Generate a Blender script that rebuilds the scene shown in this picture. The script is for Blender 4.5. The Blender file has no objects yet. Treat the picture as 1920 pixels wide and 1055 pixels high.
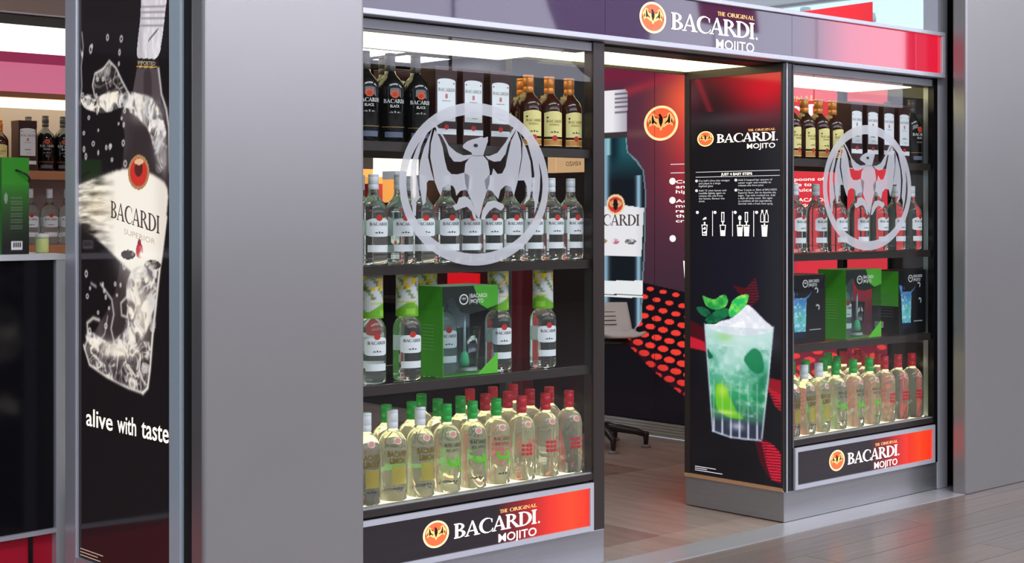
import bpy, bmesh, math, random
import numpy as np
from math import sin, cos, pi, radians
random.seed(4)
SC = bpy.context.scene
COL = SC.collection

# ------------------------------------------------------------------ camera, world, light, exposure
cam_d = bpy.data.cameras.new('camera'); cam = bpy.data.objects.new('camera', cam_d); COL.objects.link(cam)
cam.location = (-5.565, -4.270, 1.41)
cam.rotation_euler = (radians(90), 0, radians(47.695 - 90))
cam_d.sensor_width = 36.0; cam_d.lens = 53.155; cam_d.shift_y = -0.0654
cam_d.clip_start = 0.05; cam_d.clip_end = 200
SC.camera = cam
SC.view_settings.view_transform = 'Standard'
try: SC.view_settings.look = 'None'
except Exception: pass
SC.view_settings.exposure = 0.0; SC.view_settings.gamma = 1.0
SC.view_settings.use_curve_mapping = False
SC.cycles.transparent_max_bounces = 16
SC.cycles.diffuse_bounces = 3; SC.cycles.glossy_bounces = 4; SC.cycles.transmission_bounces = 10
W = bpy.data.worlds.new('hall_ambient'); SC.world = W; W.use_nodes = True
bgn = W.node_tree.nodes['Background']; bgn.inputs[0].default_value = (0.80, 0.86, 1.0, 1); bgn.inputs[1].default_value = 0.75
CLERESTORY = 5.0          # daylight in the glazing across the concourse
SOFFIT = 2.6              # warm light panels over the displays

def area(name, loc, sx, sy, power, col=(1, 1, 1), rot=(0, 0, 0)):
    l = bpy.data.lights.new(name, 'AREA'); l.shape = 'RECTANGLE'; l.size = sx; l.size_y = sy; l.energy = power; l.color = col
    o = bpy.data.objects.new(name, l); o.location = loc; o.rotation_euler = rot; COL.objects.link(o); return o
area('concourse_fill_light', (-2.0, -5.0, 6.3), 9, 2.0, 560, (0.95, 0.97, 1.0))  # unseen area lights, added to make up for ambient the ceiling blocks
area('concourse_fill_light', (9.0, -5.0, 6.3), 9, 2.0, 560, (0.95, 0.97, 1.0))

# ------------------------------------------------------------------ helpers: colour and materials
def lin(c):
    return tuple(((v / 255) / 12.92 if v / 255 <= 0.04045 else ((v / 255 + 0.055) / 1.055) ** 2.4) for v in c)
MATS = {}
def mat(name, rgb=(128, 128, 128), rough=0.5, metal=0.0, spec=0.5, emit=None, es=1.0, trans=0.0, ior=1.45, noise=None, bump=0.0, alpha=None):
    if name in MATS: return MATS[name]
    m = bpy.data.materials.new(name); m.use_nodes = True
    nt = m.node_tree; b = nt.nodes['Principled BSDF']
    c = lin(rgb) + (1,)
    b.inputs['Base Color'].default_value = c
    b.inputs['Roughness'].default_value = rough
    b.inputs['Metallic'].default_value = metal
    b.inputs['Specular IOR Level'].default_value = spec
    b.inputs['IOR'].default_value = ior
    b.inputs['Transmission Weight'].default_value = trans
    if emit is not None:
        b.inputs['Emission Color'].default_value = lin(emit) + (1,)
        b.inputs['Emission Strength'].default_value = es
    if noise:
        sc, amt, stretch = noise
        tc = nt.nodes.new('ShaderNodeTexCoord'); mp = nt.nodes.new('ShaderNodeMapping'); mp.inputs['Scale'].default_value = stretch
        nz = nt.nodes.new('ShaderNodeTexNoise'); nz.inputs['Scale'].default_value = sc; nz.inputs['Detail'].default_value = 6
        mx = nt.nodes.new('ShaderNodeMixRGB'); mx.inputs[1].default_value = tuple(v * (1 - amt) for v in c[:3]) + (1,)
        mx.inputs[2].default_value = tuple(min(1, v * (1 + amt)) for v in c[:3]) + (1,)
        nt.links.new(tc.outputs['Object'], mp.inputs[0]); nt.links.new(mp.outputs[0], nz.inputs['Vector'])
        nt.links.new(nz.outputs['Fac'], mx.inputs[0]); nt.links.new(mx.outputs[0], b.inputs['Base Color'])
        if bump:
            bp = nt.nodes.new('ShaderNodeBump'); bp.inputs['Strength'].default_value = bump; bp.inputs['Distance'].default_value = 0.01
            nt.links.new(nz.outputs['Fac'], bp.inputs['Height']); nt.links.new(bp.outputs[0], b.inputs['Normal'])
    MATS[name] = m; return m
def mat_pane(name, tint=(250, 252, 251), k=1.0, ior=1.5):
    """clear sheet glass: passes light straight through, mirrors by Fresnel"""
    if name in MATS: return MATS[name]
    m = bpy.data.materials.new(name); m.use_nodes = True; nt = m.node_tree
    nt.nodes.remove(nt.nodes['Principled BSDF']); out = nt.nodes['Material Output']
    t = nt.nodes.new('ShaderNodeBsdfTransparent'); t.inputs[0].default_value = lin(tint) + (1,)
    g = nt.nodes.new('ShaderNodeBsdfGlossy'); g.inputs['Roughness'].default_value = 0.0
    ge = nt.nodes.new('ShaderNodeNewGeometry'); dt = nt.nodes.new('ShaderNodeVectorMath'); dt.operation = 'DOT_PRODUCT'
    nt.links.new(ge.outputs['Normal'], dt.inputs[0]); nt.links.new(ge.outputs['Incoming'], dt.inputs[1])
    def math(op, a, b, *c):
        n = nt.nodes.new('ShaderNodeMath'); n.operation = op
        for i, v in enumerate((a, b)):
            if v is None: continue
            if isinstance(v, (int, float)): n.inputs[i].default_value = v
            else: nt.links.new(v, n.inputs[i])
        return n.outputs[0]
    F0 = ((ior - 1) / (ior + 1)) ** 2          # Schlick, the same from both sides of the sheet
    c = math('SUBTRACT', 1.0, math('ABSOLUTE', dt.outputs['Value'], None)); p5 = math('POWER', c, 5.0)
    fr = math('ADD', math('MULTIPLY', p5, 1 - F0), F0)
    f = type('o', (), {})(); f.outputs = [fr]
    mu = nt.nodes.new('ShaderNodeMath'); mu.operation = 'MULTIPLY'; mu.inputs[1].default_value = k
    mx = nt.nodes.new('ShaderNodeMixShader')
    nt.links.new(f.outputs[0], mu.inputs[0]); nt.links.new(mu.outputs[0], mx.inputs[0])
    nt.links.new(t.outputs[0], mx.inputs[1]); nt.links.new(g.outputs[0], mx.inputs[2]); nt.links.new(mx.outputs[0], out.inputs[0])
    MATS[name] = m; return m
def mat_frost(name):
    if name in MATS: return MATS[name]
    m = bpy.data.materials.new(name); m.use_nodes = True; nt = m.node_tree
    b = nt.nodes['Principled BSDF']; b.inputs['Base Color'].default_value = lin((222, 224, 230)) + (1,); b.inputs['Roughness'].default_value = 0.5
    out = nt.nodes['Material Output']
    tl = nt.nodes.new('ShaderNodeBsdfTranslucent'); tl.inputs[0].default_value = lin((225, 225, 230)) + (1,)
    tr = nt.nodes.new('ShaderNodeBsdfTransparent')
    a = nt.nodes.new('ShaderNodeMixShader'); a.inputs[0].default_value = 0.35
    c = nt.nodes.new('ShaderNodeMixShader'); c.inputs[0].default_value = 0.20
    nt.links.new(b.outputs[0], a.inputs[1]); nt.links.new(tl.outputs[0], a.inputs[2])
    nt.links.new(a.outputs[0], c.inputs[1]); nt.links.new(tr.outputs[0], c.inputs[2]); nt.links.new(c.outputs[0], out.inputs[0])
    MATS[name] = m; return m
def mat_print(name, es=1.0, rough=0.12, spec=0.4, base=0.0, ior=1.45):
    """printed sheet whose ink is stored per vertex; es > 0 makes the ink itself glow"""
    if name in MATS: return MATS[name]
    m = bpy.data.materials.new(name); m.use_nodes = True; nt = m.node_tree; b = nt.nodes['Principled BSDF']
    at = nt.nodes.new('ShaderNodeAttribute'); at.attribute_name = 'ink'
    b.inputs['Roughness'].default_value = rough; b.inputs['Specular IOR Level'].default_value = spec; b.inputs['IOR'].default_value = ior
    if base:
        nt.links.new(at.outputs[0], b.inputs['Base Color'])
    else: b.inputs['Base Color'].default_value = (0.01, 0.01, 0.01, 1)
    if es:
        nt.links.new(at.outputs[0], b.inputs['Emission Color']); b.inputs['Emission Strength'].default_value = es
    MATS[name] = m; return m
def mat_ramp(name, x0, x1, stops, es, rough=0.06, ior=1.5, base=(10, 8, 12)):
    """backlit acrylic whose ink runs from one colour to the next along X"""
    m = bpy.data.materials.new(name); m.use_nodes = True; nt = m.node_tree; b = nt.nodes['Principled BSDF']
    b.inputs['Base Color'].default_value = lin(base) + (1,); b.inputs['Roughness'].default_value = rough; b.inputs['IOR'].default_value = ior
    tc = nt.nodes.new('ShaderNodeNewGeometry'); sp = nt.nodes.new('ShaderNodeSeparateXYZ'); mr = nt.nodes.new('ShaderNodeMapRange')
    mr.inputs[1].default_value = x0; mr.inputs[2].default_value = x1
    rp = nt.nodes.new('ShaderNodeValToRGB'); el = rp.color_ramp.elements
    el[0].position = stops[0][0]; el[0].color = lin(stops[0][1]) + (1,); el[1].position = stops[-1][0]; el[1].color = lin(stops[-1][1]) + (1,)
    for p, c in stops[1:-1]:
        e = el.new(p); e.color = lin(c) + (1,)
    nt.links.new(tc.outputs['Position'], sp.inputs[0]); nt.links.new(sp.outputs[0], mr.inputs[0]); nt.links.new(mr.outputs[0], rp.inputs[0])
    nt.links.new(rp.outputs[0], b.inputs['Emission Color']); b.inputs['Emission Strength'].default_value = es
    MATS[name] = m; return m

# ------------------------------------------------------------------ helpers: meshes and objects
def mk(name, verts, faces, m=None, smooth=False):
    me = bpy.data.meshes.new(name); me.from_pydata([tuple(v) for v in verts], [], [tuple(f) for f in faces])
    if m: me.materials.append(m)
    if smooth: me.polygons.foreach_set('use_smooth', [True] * len(me.polygons))
    me.update(); return me
class MB:
    def __init__(s): s.v = []; s.f = []
    def add(s, v, f):
        n = len(s.v); s.v += list(v); s.f += [tuple(i + n for i in q) for q in f]; return s
    def box(s, x0, x1, y0, y1, z0, z1):
        return s.add([(x0, y0, z0), (x1, y0, z0), (x1, y1, z0), (x0, y1, z0), (x0, y0, z1), (x1, y0, z1), (x1, y1, z1), (x0, y1, z1)],
                     [(0, 3, 2, 1), (4, 5, 6, 7), (0, 1, 5, 4), (1, 2, 6, 5), (2, 3, 7, 6), (3, 0, 4, 7)])
    def rbox(s, x0, x1, y0, y1, z0, z1, r=0.01, seg=3):
        """box with rounded upright edges"""
        pts = []
        for cx, cy, a0 in ((x1 - r, y1 - r, 0), (x0 + r, y1 - r, 90), (x0 + r, y0 + r, 180), (x1 - r, y0 + r, 270)):
            for k in range(seg + 1):
                a = radians(a0 + 90 * k / seg); pts.append((cx + r * cos(a), cy + r * sin(a)))
        return s.prism(pts, z0, z1)
    def prism(s, pts, z0, z1):
        n = len(pts); v = [(x, y, z0) for x, y in pts] + [(x, y, z1) for x, y in pts]
        f = [tuple(range(n))[::-1], tuple(range(n, 2 * n))] + [(i, (i + 1) % n, n + (i + 1) % n, n + i) for i in range(n)]
        return s.add(v, f)
    def slab(s, pts, fn, t0, t1):
        """2D outline pts, fn(u, v, t) -> xyz, extruded from t0 to t1"""
        n = len(pts); v = [fn(u, w, t0) for u, w in pts] + [fn(u, w, t1) for u, w in pts]
        f = [tuple(range(n))[::-1], tuple(range(n, 2 * n))] + [(i, (i + 1) % n, n + (i + 1) % n, n + i) for i in range(n)]
        return s.add(v, f)
    def lathe(s, prof, seg=20, cx=0, cy=0, cap=True):
        n = len(prof); v = []; f = []
        for r, z in prof:
            for k in range(seg):
                a = 2 * pi * k / seg; v.append((cx + r * cos(a), cy + r * sin(a), z))
        for i in range(n - 1):
            for k in range(seg):
                k2 = (k + 1) % seg; f.append((i * seg + k, i * seg + k2, (i + 1) * seg + k2, (i + 1) * seg + k))
        if cap:
            f.append(tuple(range(seg))[::-1]); f.append(tuple((n - 1) * seg + k for k in range(seg)))
        return s.add(v, f)
    def tube(s, path, r, seg=8):
        from mathutils import Vector
        P = [Vector(p) for p in path]; v = []; f = []
        for i, p in enumerate(P):
            d = (P[min(i + 1, len(P) - 1)] - P[max(i - 1, 0)]).normalized()
            up = Vector((0, 0, 1)) if abs(d.z) < 0.9 else Vector((1, 0, 0))
            a = d.cross(up).normalized(); b = d.cross(a).normalized(); rr = r[i] if isinstance(r, (list, tuple)) else r
            for k in range(seg):
                t = 2 * pi * k / seg; v.append(tuple(p + a * cos(t) * rr + b * sin(t) * rr))
        for i in range(len(P) - 1):
            for k in range(seg):
                k2 = (k + 1) % seg; f.append((i * seg + k, (i + 1) * seg + k, (i + 1) * seg + k2, i * seg + k2))
        f.append(tuple(range(seg))); f.append(tuple((len(P) - 1) * seg + k for k in range(seg))[::-1])
        return s.add(v, f)
    def flat(s, polys, fn):
        for p in polys: s.add([fn(u, v) for u, v in p], [tuple(range(len(p)))])
        return s
    def build(s, name, m, parent=None, smooth=False, bevel=0.0):
        return ob(name, mk(name, s.v, s.f, m, smooth), parent, bevel=bevel)
def ob(name, me, parent=None, loc=(0, 0, 0), rz=0.0, bevel=0.0):
    o = bpy.data.objects.new(name, me); COL.objects.link(o); o.location = loc; o.rotation_euler = (0, 0, rz)
    if parent: o.parent = parent
    if bevel:
        b = o.modifiers.new('bevel', 'BEVEL'); b.width = bevel; b.segments = 2; b.limit_method = 'ANGLE'; b.angle_limit = radians(50)
    return o
def empty(name, label=None, cat=None, loc=(0, 0, 0), rz=0.0, group=None):
    o = bpy.data.objects.new(name, None); COL.objects.link(o); o.location = loc; o.rotation_euler = (0, 0, rz); o.empty_display_size = 0.05
    return tag(o, label, cat, group)
def tag(o, label=None, cat=None, group=None, kind=None):
    if label: o['label'] = label
    if cat: o['category'] = cat
    if group: o['group'] = group
    if kind: o['kind'] = kind
    return o

# ------------------------------------------------------------------ helpers: lettering
def ring_arc(cx, cz, ro, so, ri, si, a0, a1, n=12, dx=0.0):
    out = []
    for k in range(n):
        p = []
        for a, (rx, rz, ox) in ((k, (ro, so, 0)), (k + 1, (ro, so, 0)), (k + 1, (ri, si, dx)), (k, (ri, si, dx))):
            t = radians(a0 + (a1 - a0) * a / n); p.append((cx + ox + rx * cos(t), cz + rz * sin(t)))
        out.append(p)
    return out
def R(x0, x1, z0, z1): return [(x0, z0), (x1, z0), (x1, z1), (x0, z1)]
def stem(x, w=0.17, s=0.07): return [R(x, x + w, 0, 1), [(x - s, 0), (x + w + s, 0), (x + w + s, 0.045), (x + w, 0.09), (x, 0.09), (x - s, 0.045)],
                                     [(x - s, 1), (x - s, 0.955), (x, 0.91), (x + w, 0.91), (x + w + s, 0.955), (x + w + s, 1)]]
GL = {
 'I': (0.33, stem(0.08)), 'H': (0.86, stem(0.08) + stem(0.60) + [R(0.2, 0.62, 0.46, 0.54)]),
 'B': (0.70, stem(0.08) + ring_arc(0.26, 0.755, 0.33, 0.245, 0.17, 0.185, -90, 90) + ring_arc(0.26, 0.27, 0.40, 0.27, 0.21, 0.205, -90, 90) + [R(0.2, 0.28, 0.94, 1), R(0.2, 0.28, 0.47, 0.53), R(0.2, 0.28, 0, 0.06)]),
 'A': (0.86, [[(0.05, 0), (0.13, 0), (0.43, 0.9), (0.40, 1.02)], [(0.58, 0), (0.78, 0), (0.47, 1.02), (0.38, 1.02)], R(0.2, 0.62, 0.30, 0.37), R(-0.02, 0.24, 0, 0.05), R(0.50, 0.86, 0, 0.05)]),
 'C': (0.84, ring_arc(0.46, 0.5, 0.44, 0.53, 0.33, 0.46, 48, 312, 18, 0.07) + [[(0.70, 0.88), (0.78, 0.93), (0.78, 0.66), (0.75, 0.66)], [(0.74, 0.12), (0.80, 0.10), (0.83, 0.27), (0.79, 0.27)]]),
 'R': (0.84, stem(0.08) + ring_arc(0.26, 0.74, 0.36, 0.26, 0.19, 0.195, -90, 90) + [R(0.2, 0.28, 0.935, 1), R(0.2, 0.34, 0.48, 0.545), [(0.30, 0.5), (0.46, 0.5), (0.86, 0), (0.62, 0)], R(0.62, 0.92, 0, 0.05)]),
 'D': (0.86, stem(0.08) + ring_arc(0.26, 0.5, 0.55, 0.5, 0.36, 0.435, -90, 90, 16) + [R(0.2, 0.28, 0.935, 1), R(0.2, 0.28, 0, 0.065)]),
 'T': (0.74, [R(0.28, 0.45, 0, 1), R(0.20, 0.53, 0, 0.05), R(0.02, 0.71, 0.93, 1), R(0.02, 0.06, 0.74, 1), R(0.67, 0.71, 0.74, 1)]),
 'E': (0.64, stem(0.08) + [R(0.2, 0.56, 0.93, 1), R(0.2, 0.48, 0.47, 0.54), R(0.2, 0.60, 0, 0.07), R(0.52, 0.56, 0.76, 1), R(0.56, 0.60, 0, 0.24)]),
 'O': (0.96, ring_arc(0.48, 0.5, 0.46, 0.53, 0.29, 0.46, 0, 360, 24)),
 'G': (0.92, ring_arc(0.46, 0.5, 0.44, 0.53, 0.33, 0.46, 48, 320, 18, 0.07) + [R(0.68, 0.84, 0.05, 0.46), R(0.60, 0.90, 0.42, 0.47), [(0.70, 0.88), (0.78, 0.93), (0.78, 0.66), (0.75, 0.66)]]),
 'N': (0.90, [R(0.12, 0.20, 0, 1), R(0.68, 0.76, 0, 1), [(0.08, 1), (0.26, 1), (0.76, 0), (0.66, 0)], R(0.02, 0.30, 0, 0.05), R(0.58, 0.86, 0.95, 1)]),
 'L': (0.66, stem(0.08) + [R(0.2, 0.62, 0, 0.07), R(0.58, 0.62, 0, 0.26)]),
 ' ': (0.35, []),
}
def serif(txt, tight=0.0):
    x = 0; out = []
    for ch in txt:
        w, ps = GL[ch]; out += [[(x + u, v) for u, v in p] for p in ps]; x += w - tight
    return out, x + tight
TXT = {}
def sans(txt, bold=0.0):
    """polygons of a line in the built-in typeface, cap height 1, with its width"""
    k = (txt, bold)
    if k in TXT: return TXT[k]
    c = bpy.data.curves.new('line', 'FONT'); c.body = txt; c.size = 1.0; c.resolution_u = 3; c.offset = bold; c.fill_mode = 'FRONT'
    o = bpy.data.objects.new('line', c); COL.objects.link(o)
    me = bpy.data.meshes.new_from_object(o.evaluated_get(bpy.context.evaluated_depsgraph_get()))
    v = [(q.co.x, q.co.y) for q in me.vertices]; f = [tuple(p.vertices) for p in me.polygons]
    COL.objects.unlink(o); bpy.data.objects.remove(o); bpy.data.curves.remove(c); bpy.data.meshes.remove(me)
    if not v: TXT[k] = ([], 1.0); return TXT[k]
    x0 = min(a for a, b in v); x1 = max(a for a, b in v); h = max(b for a, b in v)
    polys = [[((v[i][0] - x0) / h, v[i][1] / h) for i in q] for q in f]
    TXT[k] = (polys, (x1 - x0) / h); return TXT[k]
def fit(pw, u0, u1, v0, h):
    """scale a (polys, width) line into u0..u1 with baseline v0 and letter height h"""
    ps, w = pw; s = (u1 - u0) / w
    return [[(u0 + u * s, v0 + v * h) for u, v in p] for p in ps]
def ell(cu, cv, ru, rv, n=32): return [(cu + ru * cos(2 * pi * k / n), cv + rv * sin(2 * pi * k / n)) for k in range(n)]
def ellring(cu, cv, ru, rv, k, n=40): return ring_arc(cu, cv, ru, rv, ru * k, rv * k, 0, 360, n)

BAT={
 'arm_l':[(-0.618,0.747),(-0.556,0.73),(-0.477,0.632),(-0.374,0.461),(-0.276,0.385),(-0.182,0.349),(-0.07,0.362),(-0.065,0.349),(-0.117,0.309),(-0.214,0.27),(-0.309,0.27),(-0.369,0.342),(-0.404,0.461),(-0.455,0.556),(-0.545,0.671),(-0.591,0.694)],
 'mem4_l':[(-0.556,0.648),(-0.499,0.563),(-0.453,0.438),(-0.425,0.283),(-0.393,0.168),(-0.341,0.118),(-0.257,0.115),(-0.214,0.092),(-0.198,0.013),(-0.149,-0.066),(-0.225,-0.086),(-0.276,-0.145),(-0.293,-0.066),(-0.32,-0.026),(-0.393,-0.01),(-0.453,-0.049),(-0.477,-0.148),(-0.509,-0.089),(-0.556,0.026),(-0.58,0.161),(-0.612,0.316),(-0.602,0.49)],
 'fin3_l':[(-0.58,0.668),(-0.621,0.49),(-0.64,0.316),(-0.604,0.161),(-0.564,0.036),(-0.631,0.036),(-0.656,0.007),(-0.656,-0.072),(-0.672,-0.227),(-0.705,-0.266),(-0.74,-0.072),(-0.753,0.128),(-0.74,0.253),(-0.694,0.411),(-0.612,0.599)],
 'fin2_l':[(-0.604,0.704),(-0.724,0.447),(-0.78,0.234),(-0.786,0.118),(-0.762,-0.072),(-0.745,-0.168),(-0.786,-0.227),(-0.794,-0.391),(-0.827,-0.362),(-0.848,-0.227),(-0.862,-0.076),(-0.862,0.099),(-0.848,0.247),(-0.786,0.408),(-0.705,0.566)],
 'arm_r':[(0.58,0.783),(0.523,0.77),(0.477,0.684),(0.388,0.53),(0.276,0.395),(0.165,0.352),(0.111,0.355),(0.144,0.316),(0.23,0.283),(0.32,0.296),(0.388,0.388),(0.42,0.5),(0.466,0.592),(0.545,0.711)],
 'mem4_r':[(0.542,0.697),(0.466,0.553),(0.42,0.368),(0.388,0.227),(0.341,0.141),(0.276,0.132),(0.22,0.201),(0.198,0.122),(0.165,0.109),(0.16,0.02),(0.122,-0.059),(0.187,-0.069),(0.287,-0.181),(0.317,-0.069),(0.388,-0.007),(0.466,-0.026),(0.501,-0.141),(0.528,-0.056),(0.558,0.046),(0.58,0.191),(0.61,0.355),(0.602,0.539)],
 'fin3_r':[(0.558,0.72),(0.626,0.539),(0.621,0.355),(0.591,0.191),(0.558,0.056),(0.648,0.059),(0.688,-0.013),(0.691,-0.135),(0.642,-0.247),(0.729,-0.174),(0.748,-0.053),(0.756,0.132),(0.74,0.296),(0.683,0.461),(0.602,0.618)],
 'fin2_r':[(0.591,0.753),(0.694,0.543),(0.77,0.299),(0.794,0.135),(0.78,-0.053),(0.767,-0.135),(0.799,-0.217),(0.794,-0.372),(0.846,-0.217),(0.873,-0.049),(0.881,0.135),(0.856,0.299),(0.799,0.464),(0.694,0.645)],
 'head':[(-0.192,0.454),(-0.182,0.48),(-0.136,0.52),(-0.065,0.549),(0,0.566),(0.06,0.586),(0.089,0.572),(0.146,0.592),(0.146,0.536),(0.114,0.451),(0.079,0.349),(-0.06,0.342),(-0.076,0.388),(-0.127,0.411),(-0.179,0.434)],
 'body':[(-0.065,0.352),(0.079,0.359),(0.144,0.289),(0.171,0.161),(0.165,0.02),(0.133,-0.082),(0.089,-0.201),(0.051,-0.342),(0.024,-0.431),(-0.014,-0.372),(-0.054,-0.243),(-0.122,-0.105),(-0.16,0.013),(-0.171,0.141),(-0.157,0.25),(-0.106,0.313)],
 'leg_l':[(-0.268,-0.243),(-0.241,-0.168),(-0.16,-0.148),(-0.076,-0.204),(-0.027,-0.322),(-0.011,-0.431),(-0.041,-0.431),(-0.076,-0.332),(-0.136,-0.276),(-0.214,-0.299),(-0.285,-0.326),(-0.325,-0.266)],
 'leg_r':[(0.051,-0.431),(0.073,-0.322),(0.138,-0.217),(0.23,-0.197),(0.355,-0.24),(0.369,-0.276),(0.325,-0.326),(0.236,-0.283),(0.171,-0.322),(0.122,-0.385),(0.081,-0.438)],
 'web_l':[(-0.17,0.14),(-0.257,0.117),(-0.214,0.092),(-0.198,0.013),(-0.149,-0.066),(-0.12,-0.1),(-0.10,0.1)],
 'web_r':[(0.165,0.12),(0.17,0.109),(0.165,0.02),(0.122,-0.069),(0.10,0.05)],
}
EMB={
 'body':[(-0.149,0.478),(-0.084,0.582),(0,0.522),(0.081,0.388),(0.131,0.239),(0.119,0.06),(0,-0.254),(-0.113,0.03),(-0.137,0.239),(-0.084,0.388)],
 'w1':[(-0.54,0.573),(-0.487,0.463),(-0.412,0.179),(-0.239,0),(-0.248,-0.066),(-0.427,0.06),(-0.478,-0.054),(-0.567,0.015),(-0.561,0.328)],
 'w1r':[(0.561,0.328),(0.567,0.015),(0.478,-0.054),(0.427,0.06),(0.248,-0.066),(0.239,0),(0.412,0.179),(0.487,0.463),(0.54,0.573)],
 'w2':[(-0.666,0.299),(-0.621,0.09),(-0.704,-0.075),(-0.725,0.03)],
 'w2r':[(0.725,0.03),(0.704,-0.075),(0.621,0.09),(0.666,0.299)],
 'w0':[(-0.776,0.179),(-0.764,-0.06),(-0.8,-0.179),(-0.824,-0.06)],
 'w0r':[(0.824,-0.06),(0.8,-0.179),(0.764,-0.06),(0.776,0.179)],
 'arm':[(-0.436,0.567),(-0.293,0.373),(-0.149,0.343),(-0.248,0.293),(-0.352,0.343)],
 'armr':[(0.352,0.343),(0.248,0.293),(0.149,0.343),(0.293,0.373),(0.436,0.567)],
 'f':[(-0.203,-0.224),(-0.113,-0.284),(-0.069,-0.394),(-0.158,-0.299)],
 'fr':[(0.158,-0.299),(0.069,-0.394),(0.113,-0.284),(0.203,-0.224)],
}
GOLD_WING = [[(-0.9, 0.25), (-0.62, 0.68), (-0.45, 0.62), (-0.2, 0.28), (0, 0.3), (0.2, 0.28), (0.45, 0.62), (0.62, 0.68), (0.9, 0.25), (0.78, -0.22), (0.6, -0.08), (0.42, -0.14), (0.2, -0.3), (0, -0.5), (-0.2, -0.3), (-0.42, -0.14), (-0.6, -0.08), (-0.78, -0.22)]]

def sheet(y): return lambda u, v: (u, y, v)              # print on a face turned to the concourse
def side(x): return lambda u, v: (x, -u, v)              # print on a face turned to -X; u = -Y
M_white = mat('backlit_white_ink', (240, 235, 230), 0.3, emit=(255, 250, 242), es=1.15)
M_gold_ink = mat('backlit_gold_ink', (230, 180, 110), 0.3, emit=(250, 190, 120), es=0.9)
M_cream_ink = mat('backlit_cream_ink', (250, 220, 160), 0.3, emit=(255, 222, 165), es=1.0)
M_orange_ink = mat('backlit_orange_ink', (240, 90, 50), 0.3, emit=(246, 98, 58), es=0.95)
M_yellow_ink = mat('backlit_yellow_ink', (250, 190, 110), 0.3, emit=(252, 178, 110), es=0.95)
M_black_ink = mat('black_ink', (12, 9, 10), 0.35)
def emblem(fn, cu, cv, ru, rv, parent, d, s=1):
    """round bat badge; d(k) lifts print layer k off the panel"""
    e = MB().flat(ellring(cu, cv, ru, rv, 0.86), d(1, fn)).build('emblem', M_cream_ink, parent)
    MB().flat([ell(cu, cv, ru * 0.87, rv * 0.87)], d(0, fn)).build('disc', M_orange_ink, e)
    MB().flat([[(cu + a * ru * 0.87, cv + b * rv * 0.87) for a, b in p] for p in GOLD_WING], d(1, fn)).build('wings', M_yellow_ink, e)
    MB().flat([[(cu + a * ru * 0.95, cv + b * rv * 0.95) for a, b in p] for p in EMB.values()], d(2, fn)).build('bat', M_black_ink, e)
    return e
def lockup(fn, du, dv, k, kz, parent, lift, names=True):
    """badge + BACARDI + MOJITO + THE ORIGINAL; (du, dv) badge centre, k / kz width and height scale"""
    def d(i, f): return lift(i)
    emblem(fn, du, dv, 0.0615 * k, 0.0495 * kz, parent, d)
    F = lift(2)
    MB().flat(fit(serif('BACARDI', 0.07), du + 0.084 * k, du + 0.504 * k, dv - 0.029 * kz, 0.054 * kz), F).flat([ell(du + 0.515 * k, dv - 0.026 * kz, 0.005 * k, 0.004 * kz, 10)], F).build('brand_lettering', M_white, parent)
    MB().flat(fit(sans('MOJITO', 0.006), du + 0.305 * k, du + 0.502 * k, dv - 0.074 * kz, 0.031 * kz), F).build('product_lettering', M_white, parent)
    MB().flat(fit(serif('THE', 0.02), du + 0.312 * k, du + 0.352 * k, dv + 0.035 * kz, 0.013 * kz), F).build('tagline_lettering', M_gold_ink, parent)
    MB().flat(fit(serif('ORIGINAL', 0.02), du + 0.362 * k, du + 0.505 * k, dv + 0.035 * kz, 0.013 * kz), F).build('tagline_lettering', M_gold_ink, parent)

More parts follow.
